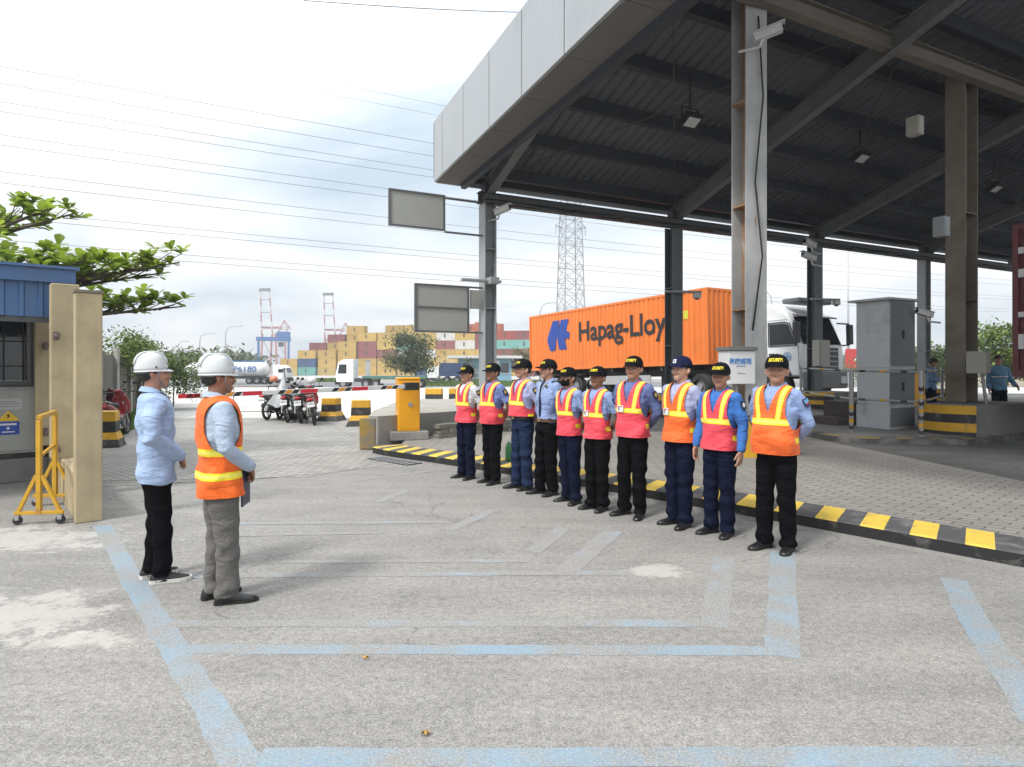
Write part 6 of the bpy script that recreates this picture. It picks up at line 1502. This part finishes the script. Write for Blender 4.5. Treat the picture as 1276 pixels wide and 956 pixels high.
# ---------------------------------------------------------------- gate cabinet, railing, boxes, signs
gc = empty('gate_cabinet', (px(1108,13.45), 13.45, sz(0,13.4)+.113), UA, 'tall grey steel cabinet with small roof on the painted island', 'cabinet')
lg = M('cabinet_light_grey', (.48,.495,.51), .42, var=.08, vs=1.2, dirt=(.30,.31,.32), dirt_s=1.5); dg = M('cabinet_dark_grey', (.18,.187,.198), .45, var=.12, vs=1.5)
H = 2.72
b = MB(); b.bx(.0,.90,.0,.74,.0,.50); b.obj('plinth_cabinet', lg, gc, bevel=.006)
b = MB(); b.bx(.01,.89,.01,.73,.503,1.30); b.obj('lower_cabinet', lg, gc, bevel=.006)
b = MB(); b.bx(.0,.90,.0,.74,1.303,H); b.obj('upper_cabinet', lg, gc, bevel=.006)
for z0, z1 in ((.05,.45),(.54,1.26),(1.34,H-.04)):
    b = MB(); b.bx(.04,.86,-.018,-.002,z0,z1); d_ = b.obj('door', dg, gc, bevel=.003)
    if z0 > .3:
        b = MB(); b.bx(.42,.46,-.045,-.018,(z0+z1)/2-.09,(z0+z1)/2+.09); b.obj('handle', M('handle_black', (.03,.03,.03), .4), d_)
b = MB(); b.bx(-.16,.98,-.10,.84,H+.002,H+.05); b.obj('roof', lg, gc, bevel=.008)
rl = empty('guard_railing', (0,0,0), 0, 'grey and black-yellow striped pipe railing around the tall cabinet', 'railing')
pts = [Vector((px(998,15.6),15.6)), Vector((px(1061,13.3),13.3)), Vector((px(1148,12.45),12.45)), Vector((px(1174,14.2),14.2))]
galv = M('galvanised_pipe', (.34,.34,.34), .45, .5)
for i, p in enumerate(pts):
    z0 = sz(0,p.y)+.11; b = MB(); b.tube((p.x,p.y,z0),(p.x,p.y,z0+1.28),.045 if i in (1,2) else .03,n=12); po = b.obj('post', galv, rl, smooth=True)
    if i < 3:
        n_ = 7
        for k2 in range(n_ if i == 2 else 4):
            zz = z0+.06+k2*.14; b = MB(); b.T = None; rs_ = [[(p.x+.0465*math.cos(a), p.y+.0465*math.sin(a), zz+h_+.035*math.cos(a-1.0)) for a in [2*math.pi*j/14 for j in range(14)]] for h_ in (0,.075)]
            b.rings(rs_, False); b.obj('stripe', yel if k2 % 2 else blk, po, smooth='all')
for z in (.66,1.24):
    for i in range(3):
        p, p2 = pts[i], pts[i+1]; b = MB(); b.tube((p.x,p.y,sz(0,p.y)+.11+z),(p2.x,p2.y,sz(0,p2.y)+.11+z),.022,n=8); ra = b.obj('rail', galv, rl, smooth=True)
        for k2 in range(3):
            t0 = .12+.3*k2; a_ = Vector((p.x,p.y,sz(0,p.y)+.11+z)); c_ = Vector((p2.x,p2.y,sz(0,p2.y)+.11+z)); b = MB(); b.tube(a_.lerp(c_,t0),a_.lerp(c_,t0+.09),.0235,n=8); b.obj('stripe', yel if k2 % 2 else blk, ra, smooth=True)
stp = empty('entry_steps', (px(1049,14.7),14.7,sz(0,14.7)+.005), UA, 'dark brown two-step block behind the railing', 'steps'); bs_ = M('brown_step', (.075,.06,.052), .8, var=.25, vs=5)
b = MB(); b.bx(-.55,.35,-.3,.5,0,.27); b.obj('step', bs_, stp, bevel=.01); b = MB(); b.bx(.02,.35,-.29,.49,.272,.60); b.obj('step', bs_, stp, bevel=.01)
def tag_box(name, c, d, rz, label, m_, cat='box', door=True, roof=False):
    r = empty(name, c, rz, label, cat); b = MB(); b.box((0,0,0), d); b.obj('housing', m_, r, bevel=.008)
    if door: b = MB(); b.box((0,-d[1]/2-.006,0), (d[0]-.05,.01,d[2]-.05)); b.obj('door', m_, r, bevel=.002)
    if roof: b = MB(); b.box((0,0,d[2]/2+.035), (d[0]+.06,d[1]+.06,.06)); b.obj('cover', M('roof_grey', (.17,.17,.165), .6), r, bevel=.006)
    return r
wb = tag_box('equipment_box', (px(917,10.25), 10.22, 1.60), (.46,.32,.52), R(14), 'white equipment box with blue lettering on the rusty white column', M('box_white', (.66,.66,.67), .4, var=.05), 'equipment box', False, True)
text_obj('lettering', '海康威视', .10, M('lettering_blue', (.04,.22,.55), .5), wb, (-.04,-.1625,.09), (R(90),0,0), .002)
text_obj('lettering', 'HIKVISION', .034, M('lettering_grey', (.25,.32,.42), .5), wb, (-.03,-.1625,.02), (R(90),0,0), .0005); text_obj('lettering', 'hikvision.com', .026, M('lettering_grey', (.25,.32,.42), .5), wb, (-.02,-.1625,-.09), (R(90),0,0), 0)
b = MB(); b.tube((0,.0,-.26),(0,.0,-.62),.03,n=8); b.obj('conduit', galv, wb)
p = cw(11.55,.26); tag_box('meter_box', (p.x-.05,p.y-.05,2.05), (.50,.26,.82), UA, 'beige meter box on the dark column in front of the truck cab', M('box_beige', (.40,.385,.34), .5), 'meter box')
p = cw(FA,FS+.36); tag_box('switch_box', (px(1219,12.75),12.75,1.70), (.22,.34,.44), UA, 'pale switch box on the side of the tan column', M('box_pale', (.33,.315,.28), .5), 'switch box')
b = MB(); b.tube((px(1224,12.9),12.9,1.46),(px(1229,12.9),12.9,.85),.03,n=8); tag(b.obj('conduit', galv, smooth=True), 'grey conduit below the switch box on the pier', 'conduit')
tag_box('roof_box', (px(1140,12.6),12.6,6.33), (.20,.24,.36), UA, 'beige box hung under the roof left of the tan column', M('box_beige', (.40,.385,.34), .5), 'junction box')
tag_box('speaker_box', (px(1173,12.9),12.9,4.42), (.22,.22,.40), UA, 'grey box fixed beside the tan column below the roof', steel_g, 'box')
# empty sign frames on the corner column
sgm = M('grey_sign_back', (.33,.335,.31), .55, var=.1, vs=1.5); sfr = M('sign_frame_dark', (.11,.115,.12), .5)
def sign(a0, a1, z0, z1, label, mid=None, rails=(), ext=None, s=.02):
    r = empty('signboard', (A0.x, A0.y, 0), UA, label, 'sign'); b = MB(); b.bx(a0,a1,-s-.012,-s+.012,z0,z1); b.obj('panel', sgm, r)
    b = MB()
    for z in [z0,z1]+([mid] if mid else []): b.bx(a0-.025,a1+.025,-s-.035,-s+.035,z-.02,z+.02)
    for a in (a0,a1): b.bx(a-.025,a+.025,-s-.034,-s+.034,z0+.021,z1-.021)
    b.obj('frame', sfr, r)
    for z in rails:
        b = MB(); b.bx(a1+.026,-.16,-s-.025,-s+.025,z-.02,z+.02); b.obj('bracket', sfr, r)
    return r
sign(-2.40,-1.12,4.76,5.54,'upper blank grey sign panel on two rails from the corner column',None,(4.72,5.50))
sg2 = sign(-1.80,-.52,2.42,3.48,'lower blank grey sign panel in two halves on the corner column',2.97,(2.42,3.48))
b = MB(); b.bx(-.46,-.17,-.03,.01,2.98,3.42); b.obj('side_panel', sgm, sg2)
b = MB(); b.box((-.28,-.25,3.62),(1.0,.12,.06)); b.box((-.02,-.3,3.62),(.22,.3,.16)); sgl = tag(b.obj('sign_lamp', steel_g, None, bevel=.01), 'grey arm lamp above the lower blank sign panel', 'lamp'); sgl.location = (A0.x,A0.y,0); sgl.rotation_euler = (0,0,UA)
# cameras and lamps
cmw = M('camera_white', (.60,.60,.59), .4)
def camera_unit(p, rz, label, pitch=-14, k=1.0, mount=(0,.35)):
    r = empty('security_camera', p, rz, label, 'camera', 'security cameras under the canopy', scale=k); b = MB(); rt = Matrix.Rotation(R(pitch),3,'X')
    b.box((0,0,0),(.10,.34,.10),0,None,rt); b.box(rt @ Vector((0,-.02,.06)),(.13,.40,.015),0,None,rt); h_ = b.obj('housing', cmw, r, bevel=.008)
    b = MB(); c_ = rt @ Vector((0,-.175,0)); b.disc(tuple(c_),.035,.02,'Y',14); b.obj('lens', gls, h_, smooth=True)
    b = MB(); b.tube((0,.06,-.05),(0,.10,-.16),.018,n=8); b.tube((0,.10,-.16),(mount[0],mount[1],-.18),.018,n=8); b.obj('bracket', cmw, r); return r
camera_unit((px(957,10.1),10.1,6.86), R(70), 'white camera high on the rusty white column', k=1.25); p = cw(.28,.2); camera_unit((px(626,15.1),15.1,5.30), R(60), 'white camera just below the canopy corner', k=1.2)
camera_unit((px(1009,20.0),20.0,5.45), R(-60), 'upper camera on the dark column before the truck cab', k=1.5); camera_unit((px(1008,20.0),20.0,5.05), R(-70), 'lower camera on the dark column before the truck cab', k=1.5)
camera_unit((px(1152,13.6),13.6,2.75), R(-80), 'camera on a thin arm between the cabinet and the tan column', k=1.1)
def arm_unit(c, L_, rz, label):
    r = empty('sensor_arm', c, rz, label, 'sensor arm'); b = MB(); b.bx(-L_/2,L_/2,-.05,.05,-.03,.03); b.obj('arm', steel_g, r, bevel=.006); b = MB(); b.box((L_/2-.12,-.02,-.10),(.2,.16,.14)); b.obj('sensor_head', cmw, r, bevel=.02); b = MB(); b.disc((L_/2-.12,-.02,-.19),.06,.05,'Z',14); b.obj('lens', gls, r, smooth=True)
p = cw(5.72,.30); arm_unit((p.x+.05,p.y,3.68), 1.05, UA*.4, 'sensor arm across the dark column before the orange container'); p = cw(11.55,.32); arm_unit((p.x+.05,p.y,3.75), 1.0, UA*.4, 'sensor arm across the dark column before the white cab')
def flood(x, Y, z, label, k=1):
    r = empty('floodlight', (px(x,Y),Y,z), UA, label, 'floodlight', 'floodlights under the canopy', scale=k); b = MB(); rt = Matrix.Rotation(R(-30),3,'X'); b.box((0,0,0),(.34,.26,.10),0,None,rt); h_ = b.obj('housing', M('floodlight_black', (.02,.02,.022), .5), r, bevel=.015)
    b = MB(); b.box(tuple(rt @ Vector((0,0,-.053))),(.24,.18,.008),0,None,rt); b.obj('glass', M('lamp_glass', (.62,.63,.6), .3), h_)
    b = MB(); b.path([(-.18,0,0),(-.18,.02,.2),(.18,.02,.2),(.18,0,0)], .014, 6); b.tube((0,.02,.2),(0,.02,.75),.02,n=6); b.obj('yoke', M('floodlight_black', (.02,.02,.022), .5), r)
flood(861,12.2,6.30,'floodlight left of the rusty white column under the roof',1.15); flood(1073,15.5,6.68,'floodlight in the middle bay under the roof',1.2); flood(1240,17.5,6.5,'floodlight right of the tan column under the roof',1.1)
b = MB(); b.path([(px(945,10.42),10.42,7.3),(px(951,10.4),10.4,6.0),(px(941,10.4),10.4,4.6),(px(950,10.4),10.4,3.4),(px(938,10.4),10.4,2.2)], .014, 6); tag(b.obj('loose_cable', rub, smooth='all'), 'loose black cable hanging down the rusty white column', 'cable')
# small things
bt = empty('water_bottles', (0,0,0)) if False else None
for i, (x, Y) in enumerate(((634,9.9),(640,10.15))):
    b = MB(); b.rings([[(r_*math.cos(a), r_*math.sin(a), z) for a in [2*math.pi*j/14 for j in range(14)]] for r_, z in ((.05,0),(.055,.03),(.055,.2),(.03,.27),(.018,.3))]); o = b.obj('plastic_bottle', M('green_plastic', (.05,.22,.08), .25), smooth=True, loc=(px(x,Y),Y,sz(0,Y)+.008)); tag(o, ['green plastic bottle on the island behind the second guard','green plastic bottle on the island close to the third guard'][i], 'bottle')
def rag(x, y, s_, label, m_):
    p = gp(x,y); b = MB(); q = random.Random(int(x)); g = [[(p.x+s_*(i/4-.5)+q.uniform(-.01,.01), p.y+s_*.7*(j/3-.5)+q.uniform(-.01,.01), .008+q.uniform(0,.014)) for i in range(5)] for j in range(4)]; b.grid(g); tag(b.obj('dry_leaf', m_, smooth='all'), label, 'leaf')
lf = M('dry_leaf_brown', (.42,.25,.07), .8); rag(531,916,.03,'small dry leaf on the asphalt near the bottom edge',lf); rag(455,822,.032,'small dry leaf on the asphalt by the longest blue line',lf)
# drain grating by the island end
dg_ = empty('drain_grating', (-2.0,10.95,.006), R(-42), 'dark drain grating where the kerb ends', 'drain'); b = MB(); b.bx(-.55,.55,-.18,.18,0,.006); b.obj('slot', blk, dg_)
b = MB()
for i in range(9): b.bx(-.55+.13*i,-.50+.13*i,-.18,.18,.007,.016)
b.obj('bars', steel_g, dg_)
# ---------------------------------------------------------------- the people
coral = vest_mat('coral_vest', (.83,.075,.105), [1.15]); orange = vest_mat('orange_vest', (.93,.155,.025), [1.15]); longv = vest_mat('long_orange_vest', (.93,.155,.015), [1.08,.915], vert=False, side=False)
BL = ('mid_blue', (.17,.23,.48)); PB = ('pale_blue', (.27,.36,.60)); LI = ('lilac', (.40,.42,.62)); WH = ('white', (.66,.66,.68)); BR = ('bright_blue', (.05,.17,.50)); DB = ('slate_blue', (.13,.17,.36))
NV = ('navy', (.008,.011,.028)); BK = ('black', (.006,.006,.0075)); NB = ('navy_blue', (.018,.03,.07))
GG = 'guards standing in a row'
def G(x, y, top_y, rz, label, **c):
    Y = 1280/(y-458); top = 1.6-(top_y-458)*Y/800; return person((px(x,Y), Y, 0), R(rz), top, label, GG, **c)
G(581,596,455,-46,'guard in white shirt and coral vest, leftmost of the row',shirt=WH,trousers=NV,vest=coral,hat='cap',patch=1,epaulette=1,sleeve='short',seed=11,yaw=-2,skin='tan_skin',girth=.97)
G(613,602,452,-48,'guard in blue short-sleeved shirt and coral vest beside the white-shirted guard',shirt=BL,trousers=BK,vest=coral,hat='cap',patch=1,epaulette=1,sleeve='short',seed=12,yaw=-4,skin='brown_skin',belly=.03)
G(650,609,447,-56,'guard with gold belt buckle and dark blue trousers, coral vest',shirt=LI,trousers=NB,vest=coral,vest_hem=.978,hat='cap',patch=1,epaulette=1,seed=13,yaw=-12,skin='tan_skin',belly=.03,girth=1.04)
G(680,616,447,-56,'guard without a vest in pale blue uniform shirt and brown belt',shirt=PB,trousers=BK,hat='cap',patch=1,patch_c='gold',epaulette=1,badge=1,pockets=1,tie=1,belt='brown',lanyard=('pale', (.5,.6,.7)),seed=14,yaw=-12,skin='tan_skin')
G(712,626,457,-52,'guard wearing a black face mask and coral vest',shirt=PB,trousers=NV,vest=coral,hat='cap',patch=1,patch_c='white',epaulette=1,sleeve='short',mask=1,seed=15,yaw=-4,girth=.94)
G(744,635,456,-48,'slim guard with white card on his coral vest beside the masked guard',shirt=PB,trousers=BK,vest=coral,hat='cap',patch=1,patch_c='white',epaulette=1,sleeve='short',card=1,seed=16,yaw=2,skin='brown_skin',girth=.94)
G(787,643,443,-41,'guard in slate blue long sleeves with card on coral vest',shirt=DB,trousers=BK,vest=coral,hat='cap',patch=1,epaulette=1,card=1,seed=17,yaw=8,face=1.06,girth=1.03)
G(846,655,443,-56,'guard in navy cap with white patch and orange vest',shirt=LI,trousers=NV,vest=orange,hat='navy_cap',epaulette=1,sleeve='short',card=1,seed=18,yaw=-2,skin='fair_skin')
G(896,666,451,-50,'guard in bright blue shirt with arms at his sides',shirt=BR,trousers=NV,vest=coral,hat='cap',pose='sides',patch=1,patch_c='white',epaulette=1,seed=19,yaw=14,pitch=4)
G(967,685,441,-49,'guard in orange vest nearest the camera at the right end of the row',shirt=PB,trousers=BK,vest=orange,hat='cap',patch=1,patch_c='red',epaulette=1,seed=20,yaw=20,belly=.045,girth=1.08,face=1.1)
def V(x, y, top_y, rz, label, **c):
    Y = 1280/(y-458); top = 1.6-(top_y-458)*Y/800; return person((px(x,Y), Y, 0), R(rz), top, label, c.pop('group', 'visitors in white hard hats'), **c)
HT_ = 1.737/1.757
V(198,722,442,122,'man in pale blue work jacket, white hard hat and black trousers',shirt=('work_blue', (.36,.48,.70)),trousers=BK,shirt_hem=.76,loose=.014,hat='helmet',pose='front',seed=31,slim=.86,shoe='black_sneaker',sole=(.62,.61,.58),lanyard=('dark', (.04,.05,.09)),back_text='CIL',pockets=1,yaw=2,pitch=-2,stag=.03)
V(277,748,445,124,'man in orange vest, white hard hat and grey trousers',shirt=('grey_blue', (.42,.50,.63)),trousers=('grey', (.135,.128,.12)),vest=longv,vest_hem=.765,hat='helmet',pose='front_low',seed=32,skin='brown_skin',yaw=4,pitch=0,girth=1.05,loose=.005,stag=.03)
# tablet held by the man in the orange vest
Y = 1280/(748-458); p = Vector((px(309,Y+.1), Y+.06, 0)); b = MB(); b.box((0,0,0),(.012,.20,.27)); tb_ = tag(b.obj('tablet', M('navy_tablet_case', (.03,.04,.075), .4), loc=(p.x,p.y,.78), rz=R(8), bevel=.005), 'dark blue tablet held by the man in orange vest', 'tablet')
Yb = 16.3; person((px(1160,Yb), Yb, sz(0,Yb)+.005), R(75), 1.62, 'man in blue shirt looking down at a phone behind the pier', 'men behind the pier', shirt=('denim_blue', (.17,.27,.42)), trousers=NV, pose='phone', seed=41, pitch=26, loose=.008, shirt_hem=.84)
Yb = 14.9; p = Vector((px(1246,15.6), 15.6)); person((p.x, p.y, sz(0,15.6)+.005), R(-12), 1.68, 'man in light blue shirt with white chest stripe behind the pier', 'men behind the pier', shirt=('sky_blue', (.16,.32,.50)), trousers=NV, pose='reach', stripe=1, seed=42, yaw=-42, loose=.008, shirt_hem=.84)
b = MB(); b.box((0,0,0),(.075,.15,.009)); b.obj('phone', M('phone_black', (.02,.02,.022), .2), loc=(px(1171,16.05),16.2,1.10), bevel=.003); tag(bpy.data.objects['phone'], 'black phone in the hand of the man behind the pier', 'phone')

# ---------------------------------------------------------------- the air
hz = MB(); hz.box((0,420,28),(1700,960,61)); ho = hz.obj('haze', None if False else M('haze_air', (1,1,1)))
hm_ = MATS['haze_air']; t = hm_.node_tree; t.nodes.clear(); out = t.nodes.new('ShaderNodeOutputMaterial'); pv = t.nodes.new('ShaderNodeVolumePrincipled')
pv.inputs['Color'].default_value = (.93,.96,1,1); pv.inputs['Density'].default_value = .0009; pv.inputs['Anisotropy'].default_value = .2; t.links.new(pv.outputs[0], out.inputs['Volume'])
tag(ho, 'thin pale haze over the whole port', 'haze', kind='stuff')
